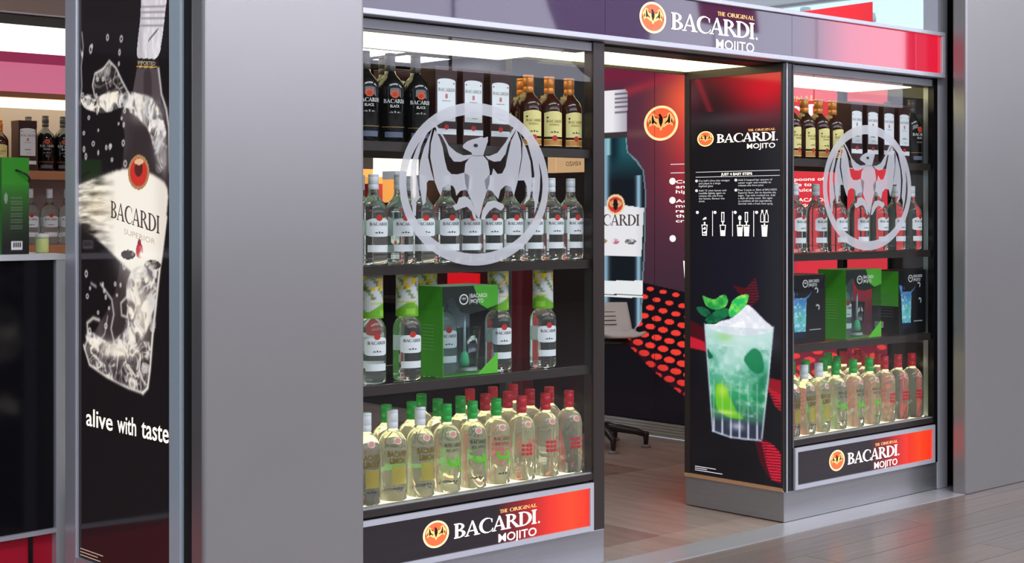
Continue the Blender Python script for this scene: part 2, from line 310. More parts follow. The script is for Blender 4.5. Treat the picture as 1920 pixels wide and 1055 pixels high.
# ------------------------------------------------------------------ helpers: printed artwork
class Art:
    """ink on a flat sheet, sampled on a fine grid: u runs to the viewer's right, v up"""
    def __init__(s, u0, u1, v0, v1, nu, nv, bg):
        s.e = (u0, u1, v0, v1); s.nu, s.nv = nu, nv
        s.U, s.V = np.meshgrid(np.linspace(u0, u1, nu), np.linspace(v0, v1, nv))
        s.c = np.zeros((nv, nu, 3)); s.c[:] = np.array(bg) / 255.
    def mask(s, poly):
        x, y = s.U, s.V; m = np.zeros(x.shape, bool); n = len(poly)
        for i in range(n):
            x0, y0 = poly[i]; x1, y1 = poly[(i + 1) % n]
            if y0 == y1: continue
            c = ((y0 > y) != (y1 > y)) & (x < (x1 - x0) * (y - y0) / (y1 - y0) + x0); m ^= c
        return m.astype(float)
    def soft(s, m, k):
        for _ in range(k):
            p = np.pad(m, 1, mode='edge'); m = (p[1:-1, 1:-1] * 2 + p[:-2, 1:-1] + p[2:, 1:-1] + p[1:-1, :-2] + p[1:-1, 2:]) / 6
        return m
    def noise(s, su, sv, seed, oct=3, warp=0.0, wf=8.0):
        U, V = s.U, s.V
        if warp:
            a = s.noise(wf, wf, seed + 100, 2); b = s.noise(wf, wf, seed + 200, 2); U = U + warp * (a - 0.5) + 3; V = V + warp * (b - 0.5) + 3
        rs = np.random.RandomState(seed); out = 0; amp = 1; tot = 0
        for o in range(oct):
            g = rs.rand(80, 80); x = (U * su * 2 ** o) % 79; y = (V * sv * 2 ** o) % 79
            i = x.astype(int); j = y.astype(int); fx = x - i; fy = y - j; fx = fx * fx * (3 - 2 * fx); fy = fy * fy * (3 - 2 * fy)
            v = g[j, i] * (1 - fx) * (1 - fy) + g[j, i + 1] * fx * (1 - fy) + g[j + 1, i] * (1 - fx) * fy + g[j + 1, i + 1] * fx * fy
            out = out + v * amp; tot += amp; amp *= 0.55
        return out / tot
    def mix(s, m, col):
        m = np.clip(m, 0, 1)[..., None]; s.c = s.c * (1 - m) + np.array(col) / 255. * m
    def mixa(s, m, arr):
        m = np.clip(m, 0, 1)[..., None]; s.c = s.c * (1 - m) + arr * m
    def poly(s, p, col, a=1.0, k=0): s.mix(s.soft(s.mask(p), k) * a, col)
    def glow(s, cu, cv, ru, rv, col, a=1.0, p=1.0):
        d = ((s.U - cu) / ru) ** 2 + ((s.V - cv) / rv) ** 2; s.mix(a * np.exp(-d ** p), col)
    def ell(s, cu, cv, ru, rv, col, a=1.0): s.mix((((s.U - cu) / ru) ** 2 + ((s.V - cv) / rv) ** 2 < 1) * a, col)
    def mesh(s, name, fn, m):
        nu, nv = s.nu, s.nv; v = np.array([fn(s.U, s.V)[i] * np.ones_like(s.U) for i in range(3)]).reshape(3, -1).T
        i = np.arange(nu * nv).reshape(nv, nu); q = np.stack([i[:-1, :-1], i[:-1, 1:], i[1:, 1:], i[1:, :-1]], -1).reshape(-1, 4)
        me = bpy.data.meshes.new(name); me.vertices.add(len(v)); me.vertices.foreach_set('co', v.ravel())
        me.loops.add(q.size); me.loops.foreach_set('vertex_index', q.ravel().astype(np.int32))
        me.polygons.add(len(q)); me.polygons.foreach_set('loop_start', np.arange(0, q.size, 4, dtype=np.int32))
        me.update(calc_edges=True)
        c = np.clip(s.c, 0, 1).reshape(-1, 3); l = np.where(c <= 0.04045, c / 12.92, ((c + 0.055) / 1.055) ** 2.4)
        at = me.color_attributes.new('ink', 'FLOAT_COLOR', 'POINT'); at.data.foreach_set('color', np.hstack([l, np.ones((len(l), 1))]).astype(np.float32).ravel())
        me.materials.append(m); return me
def neg(l, it=2):
    """(Y, z) outline as measured on an X = const face -> (u, v), corners eased"""
    p = [(-a, b) for a, b in l]
    for _ in range(it):
        p = [q for i in range(len(p)) for q in ((p[i][0] * 0.8 + p[(i + 1) % len(p)][0] * 0.2, p[i][1] * 0.8 + p[(i + 1) % len(p)][1] * 0.2), (p[i][0] * 0.2 + p[(i + 1) % len(p)][0] * 0.8, p[i][1] * 0.2 + p[(i + 1) % len(p)][1] * 0.8))]
    return p

# ------------------------------------------------------------------ shared finishes
M_steel = mat('brushed_steel', (168, 168, 170), 0.34, 0.85, noise=(3, 0.10, (1, 1, 30)))
M_alu = mat('silver_anodised_frame', (206, 208, 216), 0.32, 0.35)
M_col = mat('satin_grey_cladding', (163, 161, 159), 0.36, 0.72, noise=(2.2, 0.05, (1, 1, 1)), bump=0.02)
M_coldark = mat('black_joint', (16, 15, 16), 0.6)
M_brown = mat('dark_brown_lacquer', (52, 44, 41), 0.32, noise=(9, 0.2, (1, 1, 0.2)))
M_black = mat('black_laminate', (17, 15, 17), 0.25)
M_pane = mat_pane('window_glass', k=0.6)
M_shelfglass = mat_pane('green_edged_shelf_glass', (236, 246, 240), 0.8)
M_frost = mat_frost('frosted_film')
M_light = mat('warm_light_panel', (255, 240, 205), 0.5, emit=(255, 240, 178), es=SOFFIT)
M_soffit = mat('grey_soffit', (150, 152, 155), 0.4)

# ------------------------------------------------------------------ the concourse: floor, ceiling, far side
def struct(o): o['kind'] = 'structure'; return o
M_floor = mat('concourse_floor_base', (70, 64, 62), 0.5)
fl = struct(MB().box(-16, 30, -14, -0.17, -0.06, -0.006).build('floor', M_floor))
plank_m = [mat('plank_grey_brown_%d' % i, c, 0.26, noise=(4, 0.22, (0.5, 9, 1)), bump=0.03) for i, c in enumerate(((126, 114, 108), (122, 111, 106), (129, 116, 109), (124, 113, 109)))]
edges = [-0.172, -0.268] + [-0.452 - 0.1835 * i for i in range(11)]
pm = {}
for i in range(len(edges) - 1):
    w = edges[i] - edges[i + 1]
    for j in range(7):
        L = 2.6; x = -6.4 + j * L - (i * 0.93) % L
        if x > 5.5: continue
        key = (round(w, 3), (i * 3 + j) % 4)
        if key not in pm: pm[key] = mk('plank', MB().box(0.002, L - 0.002, -w + 0.0022, -0.0022, -0.012, 0).v, MB().box(0, 1, 0, 1, 0, 1).f, plank_m[key[1]])
        ob('plank', pm[key], fl, (x, edges[i], 0), bevel=0)
far = mat('concourse_floor_far', (116, 106, 102), 0.28, noise=(2, 0.2, (0.4, 5, 1)))
struct(MB().box(-16, 30, -14, edges[-1], -0.02, -0.001).build('floor_far', far))
struct(MB().box(-3.2, 1.25, -0.17, 0.0, -0.03, 0.003).build('trim_1', mat('steel_threshold', (205, 205, 208), 0.28, 0.5, noise=(2, 0.12, (1, 8, 1)))))
struct(MB().box(1.25, 3.0, -0.17, 0.0, -0.03, 0.002).build('trim_2', mat('steel_threshold')))
# shop floor in large slabs
fi = struct(MB().box(-6.5, 1.58, 0.0, 5.6, -0.05, -0.004).build('floor_shop', M_floor))
tile_m = [mat('wood_slab_%d' % i, c, 0.2, noise=(3, 0.3, (6, 0.8, 1))) for i, c in enumerate(((168, 150, 138), (140, 116, 106), (158, 140, 130)))]
ys = [0.002, 0.205, 1.42, 2.64, 3.86, 5.08]
for a in range(len(ys) - 1):
    for k in range(5):
        x0 = -4.275 + 1.22 * k; x1 = min(x0 + 1.22, 1.578)
        if x1 - x0 < 0.05: continue
        MB().box(x0 + 0.002, x1 - 0.002, ys[a] + 0.002, ys[a + 1] - 0.002, -0.01, 0).build('tile', tile_m[(a * 2 + k) % 3], fi)
# ceiling and far side of the concourse
M_ceil = mat('pale_grey_ceiling', (205, 210, 214), 0.6, noise=(1.5, 0.04, (1, 1, 1)))
struct(MB().box(-16, 40, -14, 40, 6.6, 6.7).build('ceiling', M_ceil))
M_opp = mat('opposite_shopfront', (62, 58, 60), 0.5, noise=(0.8, 0.3, (1, 1, 1)))
struct(MB().box(-16, 30, -13.3, -13.05, 0, 3.55).build('wall_opposite', M_opp))
M_day = mat('daylit_glazing', (220, 228, 240), 0.4, emit=(222, 222, 240), es=CLERESTORY)
for i in range(11):
    w = struct(MB().box(-12 + i * 3 + 0.05, -9 + i * 3 - 0.05, -13.12, -13.08, 3.57, 6.4).build('window_%d' % (i + 1), M_day))
struct(MB().box(-16, 30, -13.3, -13.16, 3.55, 6.6).build('wall_opposite_upper', M_opp))

def cloth(name, rgb):
    m = mat(name, rgb, 0.8); nt = m.node_tree; tl = nt.nodes.new('ShaderNodeBsdfTranslucent'); tl.inputs[0].default_value = lin(rgb) + (1,)
    mx = nt.nodes.new('ShaderNodeMixShader'); mx.inputs[0].default_value = 0.6; out = nt.nodes['Material Output']
    nt.links.new(nt.nodes['Principled BSDF'].outputs[0], mx.inputs[1]); nt.links.new(tl.outputs[0], mx.inputs[2]); nt.links.new(mx.outputs[0], out.inputs[0]); return m
def hung(label, pts, m, rim=None):
    cx = sum(p[0] for p in pts) / len(pts); t = empty('hanging_banner', label, 'banner', (cx, -11.0, 3.5), group='banners hung over the concourse')
    F = lambda u, v, q: (u - cx, q, v - 3.5)
    MB().slab(pts, F, -0.01, 0.01).build('cloth', m, t)
    for x in (pts[0][0] + 0.3, pts[-1][0] - 0.3): MB().tube([(x - cx, 0, max(p[1] for p in pts) - 3.52), (x - cx, 0, 3.1)], 0.01, 6).build('wire', M_alu, t)
    return t
hung('purple banner with a curved edge, mirrored in the fascia', [(8.7, 5.6)] + [(8.7 + 1.5 * (1 - cos(radians(a))), 5.6 - 2.3 * sin(radians(a))) for a in range(8, 90, 9)] + [(10.9, 3.3), (11.3, 5.6)], cloth('purple_banner_cloth', (244, 226, 248)))
hung('crimson banner beside the purple one, mirrored in the fascia', [(11.9, 5.4), (12.2, 4.35), (13.6, 4.3), (13.4, 5.4)], cloth('crimson_banner_cloth', (236, 128, 150)))

# ------------------------------------------------------------------ the shop's inner walls and ceiling
M_dark = mat('dark_brown_wall', (44, 30, 30), 0.45, noise=(2, 0.25, (1, 1, 1)))
struct(MB().box(1.60, 1.75, 0.0, 5.6, 0, 2.405).build('wall_right', M_dark))
struct(MB().box(1.60, 1.75, 2.86, 5.6, 2.405, 2.55).build('wall_right_upper', M_dark))
struct(MB().box(-7.0, 1.75, 5.6, 5.75, 0, 2.55).build('wall_back', M_dark))
struct(MB().box(-7.0, 1.75, 0.62, 2.80, 2.405, 2.43).build('ceiling_shop_front', mat('shop_ceiling', (185, 186, 190), 0.5)))
struct(MB().box(-7.0, 1.75, 2.80, 2.86, 2.405, 2.62).build('trim_5', mat('shop_ceiling')))
struct(MB().box(-7.0, 1.75, 2.86, 5.6, 2.55, 2.62).build('ceiling_shop', mat('shop_ceiling', (185, 186, 190), 0.5)))
M_cool = mat('cool_ceiling_light', (240, 245, 255), 0.5, emit=(240, 246, 255), es=14.0)
for i, (x, y) in enumerate(((0.72, 4.15), (1.25, 4.3), (0.1, 2.2), (-1.9, 2.6))):
    t = empty('ceiling_light', ['square ceiling light at the far end of the shop', 'square ceiling light next to the right-hand wall', 'square ceiling light in the middle of the shop', 'square ceiling light near the rear display'][i], 'lamp', (x, y, 2.40 if y < 2.8 else 2.545), group='shop ceiling lights')
    MB().box(-0.2, 0.2, -0.2, 0.2, -0.012, 0.004).build('diffuser', M_cool, t)
    f = MB()
    for a in ((-0.215, 0.215, -0.215, -0.2), (-0.215, 0.215, 0.2, 0.215), (-0.215, -0.2, -0.2, 0.2), (0.2, 0.215, -0.2, 0.2)): f.box(*a, -0.016, 0.004)
    f.build('frame', M_alu, t)

# ------------------------------------------------------------------ clad columns
def column(label, x0, x1, y0=-0.18, y1=-0.10):
    t = empty('clad_column', label, 'column', (0.5 * (x0 + x1), -0.1, 0))
    cx = 0.5 * (x0 + x1); h = 0.5 * (x1 - x0)
    c = MB().rbox(-h, h, y0 + 0.1, y1 + 0.1, 0.004, 3.4, 0.012).build('cladding', M_col, t)
    MB().box(-h + 0.16, h - 0.05, y1 + 0.1, 0.098, 0.003, 3.4).build('core', M_coldark, t)
    return t
column('wide grey clad column left of the big display window', -3.129, -2.512)
column('wide grey clad column at the far right end', 1.25, 2.7)
jm = empty('metal_jamb', 'narrow steel jamb between the right display and the column', 'jamb', (1.315, 0, 0))
MB().box(-0.045, 0.045, -0.004, 0.08, 0.004, 3.4).build('face', M_alu, jm)
MB().box(0.045, 0.16, 0.03, 0.1, 0.004, 3.4).build('joint', M_coldark, jm)

# ------------------------------------------------------------------ fascia
fa = empty('fascia_sign', 'long glossy fascia sign over both display windows and the doorway', 'sign', (0, 0, 2.107))
FX0, FX1 = -3.0, 1.28
M_fas = mat_ramp('fascia_acrylic', -1.2, 1.25, [(0, (34, 24, 44)), (0.5, (38, 24, 44)), (0.57, (90, 20, 48)), (0.68, (205, 40, 72)), (0.9, (232, 20, 45)), (1, (240, 16, 32))], 0.9, rough=0.03, ior=1.62, base=(46, 32, 56))
for a, b in ((FX0, -1.2), (-1.2, 0.02), (0.02, FX1 - 0.03)):
    MB().box(a + 0.001, b - 0.001, -0.03, 0.185, 0.022, 0.212).build('panel', M_fas, fa)
MB().box(FX0, FX1, -0.045, 0.05, 0.0, 0.022).build('lower_rail', M_alu, fa, bevel=0.003)
MB().box(FX0, FX1, -0.045, 0.22, 0.212, 0.232).build('upper_rail', M_alu, fa, bevel=0.003)
MB().box(FX1 - 0.03, FX1, -0.045, 0.185, 0.022, 0.212).build('end_rail', M_alu, fa, bevel=0.003)
MB().box(FX0, FX1 - 0.03, 0.05, 0.185, -0.0, 0.0215).build('underside', M_black, fa)
lockup(None, -0.918, 2.225 - 2.107, 1.32, 1.31, fa, lambda i: sheet(-0.0306 - 0.0007 * i))

# things seen above the fascia
rb = empty('red_banner', 'red wedge-shaped banner standing above the fascia', 'banner', (1.18, 0.6, 2.43))
MB().slab([(-0.36, 0.03), (0.383, 0.16), (0.383, 0.035), (-0.3, 0.018)], lambda u, v, t: (u, t, v), -0.012, 0.012).build('board', mat('red_banner_board', (235, 40, 50), 0.4, emit=(245, 60, 70), es=0.7), rb)
MB().box(-0.42, 0.40, -0.016, 0.03, 0.0, 0.018).build('rail', M_alu, rb)
struct(MB().box(-3.0, 1.28, 0.23, 0.62, 2.34, 2.36).build('trim_3', mat('white_bulkhead', (226, 230, 232), 0.5)))
struct(MB().box(3.85, 16, -0.1, 9, 3.02, 3.08).build('ceiling_gate', mat('cyan_lit_soffit', (214, 236, 240), 0.5, emit=(200, 230, 236), es=0.72)))
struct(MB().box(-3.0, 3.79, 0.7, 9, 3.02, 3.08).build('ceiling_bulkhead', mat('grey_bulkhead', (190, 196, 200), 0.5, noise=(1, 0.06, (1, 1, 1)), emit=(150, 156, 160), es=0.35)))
struct(MB().box(3.79, 3.85, 0.7, 9, 3.0, 3.08).build('trim_4', mat('white_bulkhead', (226, 230, 232), 0.5)))
for i, (x, y) in enumerate(((4.05, 2.9), (4.7, 2.75))):
    t = empty('ceiling_spot', ['white ceiling spotlight just above the red banner', 'white ceiling spotlight farther right above the fascia'][i], 'lamp', (x, y, 2.95))
    MB().lathe([(0.045, 0.0), (0.05, 0.02), (0.03, 0.11), (0.012, 0.12)], 16).build('shade', mat('spot_white', (225, 228, 230), 0.4), t, smooth=True)
    MB().lathe([(0.008, 0.12), (0.008, 3.65)], 8).build('stem', M_alu, t)
# doorway soffit
ds = empty('doorway_light', 'warm luminous ceiling panel over the doorway', 'lamp', (-0.58, 0.38, 2.1))
MB().box(-0.575, 0.57, -0.19, 0.20, 0.0, 0.01).build('diffuser', M_light, ds)
MB().box(-0.595, 0.58, -0.329, -0.19, -0.003, 0.006).build('front_trim', mat('dark_soffit_trim', (44, 38, 32), 0.4), ds)
MB().box(-0.595, 0.58, 0.20, 0.235, -0.012, 0.02).build('rear_trim', mat('dark_soffit_trim'), ds)

# ------------------------------------------------------------------ display cabinets
SHELF = [0.375, 0.805, 1.23, 1.672]
def cabinet(label, x0, x1, px0, px1, light):
    """x0..x1 the carcass, px0..px1 the glazed opening"""
    t = empty('display_cabinet', label, 'cabinet', (x0, 0, 0))
    def B(name, a, m, par=t, bevel=0.0, **k): return MB().box(a[0] - x0, a[1] - x0, *a[2:]).build(name, m, par, bevel=bevel)
    B('plinth', (x0, x1, 0.0, 0.594, 0.004, 0.142), M_steel, bevel=0.003)
    xb = x0 + 0.002
    B('base_box', (xb, x1 - 0.002, 0.012, 0.59, 0.142, 0.345), M_black)
    B('sill', (xb, x1 - 0.002, 0.0, 0.58, 0.345, 0.371), M_brown, bevel=0.002)
    B('sill_edge', (px0, px1, 0.008, 0.022, 0.371, 0.3745), M_alu)
    B('lit_shelf', (px0, px1, 0.062, 0.56, 0.371, 0.3748), mat('lit_bottom_shelf', (255, 244, 200), 0.5, emit=(255, 244, 206), es=1.9))
    p = B('glass_pane', (px0, px1, -0.001, 0.005, 0.374, 2.062), M_pane)
    for z in SHELF[1:]:
        s = B('shelf', (px0, px1, 0.042, 0.55, z - 0.010, z), M_shelfglass)
        B('shelf_rail', (px0, px1, 0.016, 0.042, z - 0.036, z - 0.002), M_brown, s)
        B('rear_rail', (px0, px1, 0.55, 0.575, z - 0.036, z - 0.002), M_brown, s)
    B('soffit', (px0, px1, 0.006, 0.59, 2.075, 2.10), M_soffit)
    B('soffit_edge', (px0, px1, 0.006, 0.10, 2.066, 2.075), M_soffit)
    B('light_panel', (light[0], light[1], 0.12, 0.50, 2.064, 2.075), M_light)
    return t, B
cl, B = cabinet('large glazed display cabinet left of the doorway', -3.0, -1.175, -2.98, -1.24, (-2.9, -1.3))
B('post', (-1.24, -1.175, -0.003, 0.05, 0.142, 2.105), M_brown, bevel=0.003)
B('rear_post', (-1.215, -1.178, 0.55, 0.59, 0.345, 2.10), M_brown)
B('end_pane', (-1.19, -1.184, 0.05, 0.55, 0.372, 2.075), M_pane)
B('rear_post', (-3.0, -2.96, 0.55, 0.59, 0.345, 2.10), M_brown)
cr, B = cabinet('narrower glazed display cabinet right of the doorway', 0.0, 1.27, 0.067, 1.25, (0.09, 1.22))
B('post', (0.0, 0.067, -0.003, 0.03, 0.142, 2.105), M_black, bevel=0.002)
B('post_edge', (0.012, 0.02, -0.006, -0.0031, 0.142, 2.105), M_alu)
B('post_edge', (0.058, 0.066, -0.006, -0.0031, 0.34, 2.105), mat('grey_gasket', (96, 96, 98), 0.4))
B('end_wall', (0.001, 0.05, 0.03, 0.58, 0.345, 2.105), M_black)
B('end_post', (1.235, 1.27, -0.003, 0.03, 0.142, 2.105), M_black)
B('rear_post', (1.235, 1.27, 0.55, 0.59, 0.345, 2.10), M_black)
B('end_pane', (1.256, 1.262, 0.03, 0.55, 0.372, 2.075), M_pane)
# frosted bat badges on the panes
def frosted(label, cx, cz, par):
    t = empty('frosted_emblem', label, 'decal', (cx, -0.002, cz), group='frosted window emblems')
    rx, rz = 0.369, 0.304
    f = lambda u, v: (u * rx, 0.0, v * rz)
    th = lambda u, v, tt: (u * rx, tt, v * rz)
    MB().flat(ring_arc(0, 0, 1, 1, 0.912, 0.855, 0, 360, 64), lambda u, v: (u * rx, -0.0004, v * rz)).build('ring', M_frost, t)
    for nm, keys in (('wing', ('arm_l', 'mem4_l', 'fin3_l', 'fin2_l', 'web_l')), ('wing', ('arm_r', 'mem4_r', 'fin3_r', 'fin2_r', 'web_r')), ('head', ('head',)), ('body', ('body',)), ('leg', ('leg_l',)), ('leg', ('leg_r',))):
        MB().flat([BAT[k] for k in keys], f).build(nm, M_frost, t)
    MB().flat([ell(-0.02, 0.475, 0.03, 0.022, 12)], lambda u, v: (u * rx, -0.0008, v * rz)).build('eye', M_black_ink, t)
frosted('big frosted bat in a ring on the left display window', -1.857, 1.523, cl)
frosted('frosted bat in a ring on the right display window', 0.662, 1.540, cr)

# backlit signs under the windows
def low_sign(label, x0, x1, du, r0, r1):
    t = empty('backlit_sign', label, 'sign', (0, 0, 0.145))
    z0, z1 = 0.0, 0.192; w = 0.02
    m = mat_ramp('sign_acrylic', x0, x1, [(0, (30, 24, 28)), (r0, (32, 22, 26)), ((r0 + r1) / 2, (150, 22, 28)), (r1, (246, 50, 36)), ((r1 + 1) / 2, (254, 76, 36)), (1, (250, 50, 34))], 1.0, rough=0.08)
    MB().box(x0 + w, x1 - w, -0.006, -0.002, z0 + w, z1 - w).build('panel', m, t)
    f = MB().box(x0, x1, -0.014, -0.0015, z0, z0 + w).box(x0, x1, -0.014, -0.0015, z1 - w, z1).box(x0, x0 + w, -0.014, -0.0015, z0 + w, z1 - w).box(x1 - w, x1, -0.014, -0.0015, z0 + w, z1 - w)
    f.build('frame', M_alu, t)
    lockup(None, du, 0.245 - 0.145, 1, 1, t, lambda i: sheet(-0.0066 - 0.0007 * i))
low_sign('long backlit sign under the left display window', -2.96, -1.248, -2.06, 0.70, 0.86)
low_sign('shorter backlit sign under the right display window', 0.067, 1.232, 0.397, 0.52, 0.78)

# ------------------------------------------------------------------ lightbox with the splashing bottle (left side of the shop)
def splash_art():
    A = Art(-0.713, -0.066, 0.20, 2.42, 190, 640, (24, 18, 20))
    n1 = A.noise(34, 40, 1); n2 = A.noise(60, 26, 2); n3 = A.noise(16, 16, 3); fil = 1 - np.abs(2 * A.noise(26, 30, 5) - 1); fil2 = 1 - np.abs(2 * A.noise(50, 34, 8) - 1)
    cream = (252, 240, 222)
    body = neg([(0.334,1.81),(0.131,1.786),(0.083,1.715),(0.076,1.534),(0.1,1.413),(0.141,1.24),(0.19,1.011),(0.211,0.887),(0.229,0.828),(0.254,0.817),(0.356,0.828),(0.507,0.853),(0.633,0.884),(0.665,0.946),(0.45,1.123),(0.40,1.285),(0.42,1.414),(0.45,1.517),(0.40,1.555),(0.374,1.683),(0.412,1.757)])
    bm = A.soft(A.mask(body), 3)
    A.mix(bm * 0.9, (58, 48, 50)); A.mix(bm * np.clip((A.noise(9, 4, 77, 2) - 0.5) * 3, 0, 1) * 0.35, (150, 142, 144))
    A.poly(neg([(0.294,1.898),(0.152,1.886),(0.131,1.766),(0.334,1.79)], 0), (84, 74, 78), 1, 1)
    A.poly(neg([(0.25,1.89),(0.2,1.89),(0.19,1.79),(0.25,1.79)]), (58, 48, 50), 0.8, 3)
    # cap
    cap = [(0.245,2.44),(0.04,2.42),(0.097,2.103),(0.107,2.066),(0.121,2.002),(0.148,1.914),(0.297,1.925),(0.29,1.982),(0.268,2.068)]
    cm = A.mask(neg(cap)); A.mix(cm, (214, 208, 214)); A.mix(cm * np.clip(n2 * 2 - 0.9, 0, 1), (244, 240, 244))
    for z in (2.092, 2.074, 2.054, 2.03): A.mix(cm * np.exp(-((A.V - z + (A.U + 0.2) * 0.09) / 0.0035) ** 2), (150, 142, 150))
    A.mix(cm * np.exp(-((A.U + 0.27) / 0.02) ** 2) * 0.5, (160, 152, 160))
    A.mix(A.mask(neg([(0.22,1.985),(0.15,2.02),(0.15,2.012),(0.22,1.975)])), (120, 112, 118))
    A.poly(neg([(0.297,1.931),(0.148,1.916),(0.152,1.892),(0.297,1.906)]), (38, 34, 34)); A.poly(neg([(0.297,1.906),(0.152,1.892),(0.152,1.887),(0.297,1.9)]), (200, 160, 90))
    # light edges of the bottle
    def line(p, w, col, a=1.0, k=1):
        m = np.zeros_like(A.U)
        for (y0, z0), (y1, z1) in zip(p[:-1], p[1:]):
            x0, x1 = -y0, -y1; d = np.hypot(x1 - x0, z1 - z0); t = np.clip(((A.U - x0) * (x1 - x0) + (A.V - z0) * (z1 - z0)) / d ** 2, 0, 1)
            m = np.maximum(m, np.exp(-(np.hypot(A.U - x0 - t * (x1 - x0), A.V - z0 - t * (z1 - z0)) / w) ** 2))
        A.mix(m * a, col)
    line([(0.15,1.885),(0.131,1.80),(0.10,1.75),(0.083,1.69),(0.078,1.55)], 0.006, (235, 225, 225), 0.85)
    line([(0.10,1.40),(0.141,1.24),(0.19,1.011),(0.207,0.90),(0.222,0.84),(0.254,0.82)], 0.007, (250, 244, 235), 0.95)
    line([(0.254,0.82),(0.356,0.829),(0.507,0.854),(0.633,0.886),(0.675,0.95)], 0.006, (230, 222, 215), 0.9)
    # label
    lab = A.soft(A.mask(neg([(0.80,1.500),(0.546,1.543),(0.45,1.559),(0.319,1.567),(0.194,1.545),(0.083,1.503),(0.103,1.379),(0.134,1.231),(0.247,1.184),(0.374,1.234),(0.565,1.321),(0.80,1.40)])), 4)
    fade = np.clip((A.U + 0.60) / 0.16, 0, 1); streak = np.clip(A.noise(9, 60, 11) * 2.2 - 0.55, 0, 1)
    A.mix(lab * (fade + (1 - fade) * streak), (252, 244, 232)); A.mix(lab * np.exp(-((A.U + 0.12) / 0.05) ** 2) * 0.35, (205, 190, 178))
    A.glow(-0.58, 1.44, 0.12, 0.07, (255, 236, 200), 0.55); A.glow(-0.34, 1.30, 0.10, 0.10, (255, 250, 240), 0.6)
    A.ell(-0.283, 1.55, 0.072, 0.058, (176, 132, 92)); A.ell(-0.283, 1.55, 0.058, 0.047, (206, 52, 44)); A.ell(-0.283, 1.562, 0.028, 0.026, (90, 40, 34)); A.ell(-0.28, 1.585, 0.03, 0.010, (230, 190, 150))
    # crest and wing marks on the label
    for cu, cv, w, h, c in ((-0.355, 1.275, 0.05, 0.016, (70, 62, 60)), (-0.19, 1.245, 0.055, 0.016, (70, 62, 60)), (-0.277, 1.29, 0.024, 0.026, (196, 70, 80)), (-0.277, 1.318, 0.012, 0.012, (140, 60, 70))):
        A.mix((((A.U - cu) / w) ** 2 + ((A.V - cv) / h) ** 2 < 1) * np.clip(n1 * 3 - 0.7, 0, 1), c)
    # flying water
    fx = 1 - np.abs(2 * A.noise(15, 17, 15, 2, 0.22, 9) - 1); fy = 1 - np.abs(2 * A.noise(24, 20, 16, 2, 0.16, 14) - 1); n4 = A.noise(30, 30, 17, 2, 0.2, 10)
    def water(p, k=2, gain=1.0, thr=0.80, base=0.3):
        m = A.soft(A.mask(neg(p)), k)
        A.mix(m * base * (0.4 + n4), (150, 142, 140)); A.mix(m * np.clip((fx - thr) * 6, 0, 1) * gain, cream); A.mix(m * np.clip((fy - thr - 0.05) * 6, 0, 1) * gain * 0.7, (226, 222, 224)); A.mix(m * np.clip((n4 - 0.60) * 6, 0, 1) * gain * 0.8, (255, 250, 244))
        A.mix(m * np.clip((0.42 - n4) * 6, 0, 1) * 0.55, (34, 28, 30)); return m
    water([(0.488,1.936),(0.538,1.914),(0.593,1.899),(0.617,1.86),(0.565,1.824),(0.45,1.828),(0.345,1.814),(0.401,1.865),(0.438,1.907)], 1, 0.5, 0.84, 0.18)
    line([(0.335,1.80),(0.401,1.865),(0.438,1.907),(0.488,1.936),(0.53,1.912),(0.593,1.899),(0.610,1.86),(0.595,1.825)], 0.005, (225, 218, 216), 0.85)
    line([(0.49,1.93),(0.52,1.88),(0.50,1.84)], 0.004, (190, 182, 182), 0.6); line([(0.44,1.90),(0.46,1.86),(0.41,1.83)], 0.004, (190, 182, 182), 0.6)
    water([(0.705,1.815),(0.66,1.832),(0.565,1.822),(0.44,1.83),(0.319,1.82),(0.25,1.80),(0.26,1.75),(0.40,1.775),(0.50,1.758),(0.605,1.768),(0.673,1.785)], 1, 1.0, 0.70, 0.45)
    water([(0.33,1.815),(0.20,1.80),(0.13,1.74),(0.095,1.66),(0.10,1.56),(0.165,1.54),(0.175,1.62),(0.215,1.69),(0.30,1.74),(0.36,1.76)], 2, 1.0, 0.74, 0.5)
    A.glow(-0.23, 1.745, 0.10, 0.03, (226, 226, 226), 0.55); A.glow(-0.15, 1.66, 0.035, 0.07, (214, 210, 212), 0.5)
    water([(0.155,1.24),(0.169,1.135),(0.211,1.045),(0.276,0.98),(0.374,0.937),(0.507,0.923),(0.625,0.939),(0.673,0.992),(0.625,1.004),(0.488,0.965),(0.393,1.007),(0.356,1.081),(0.371,1.17),(0.319,1.235)], 3, 1.0, 0.66, 0.5)
    water([(0.665,0.964),(0.507,0.956),(0.276,0.988),(0.197,0.993),(0.215,0.887),(0.233,0.827),(0.356,0.829),(0.507,0.855),(0.633,0.888)], 2, 0.8, 0.78, 0.35)
    A.glow(-0.27, 1.08, 0.055, 0.08, cream, 0.75); A.glow(-0.44, 0.950, 0.13, 0.028, cream, 0.85); A.glow(-0.20, 1.13, 0.025, 0.05, (176, 172, 166), 0.5); A.glow(-0.30, 1.17, 0.05, 0.05, cream, 0.5)
    A.mix(A.mask(neg([(0.26,0.925),(0.205,0.915),(0.212,0.888),(0.262,0.885)])) * 0.5, (236, 230, 222)); A.mix(A.mask(neg([(0.24,1.19),(0.155,1.18),(0.17,1.02),(0.215,1.03)])) * np.clip(fy * 3 - 1.9, 0, 1) * 0.8, (216, 212, 208))
    line([(0.55,1.17),(0.47,1.12),(0.455,1.07),(0.475,1.02),(0.45,0.97)], 0.006, (226, 218, 214), 0.7); line([(0.56,1.045),(0.605,1.05),(0.65,1.03),(0.645,0.98),(0.668,0.94)], 0.007, (230, 222, 216), 0.8); line([(0.37,1.13),(0.405,1.11),(0.40,1.07),(0.365,1.065),(0.35,1.09)], 0.005, (220, 212, 206), 0.8)
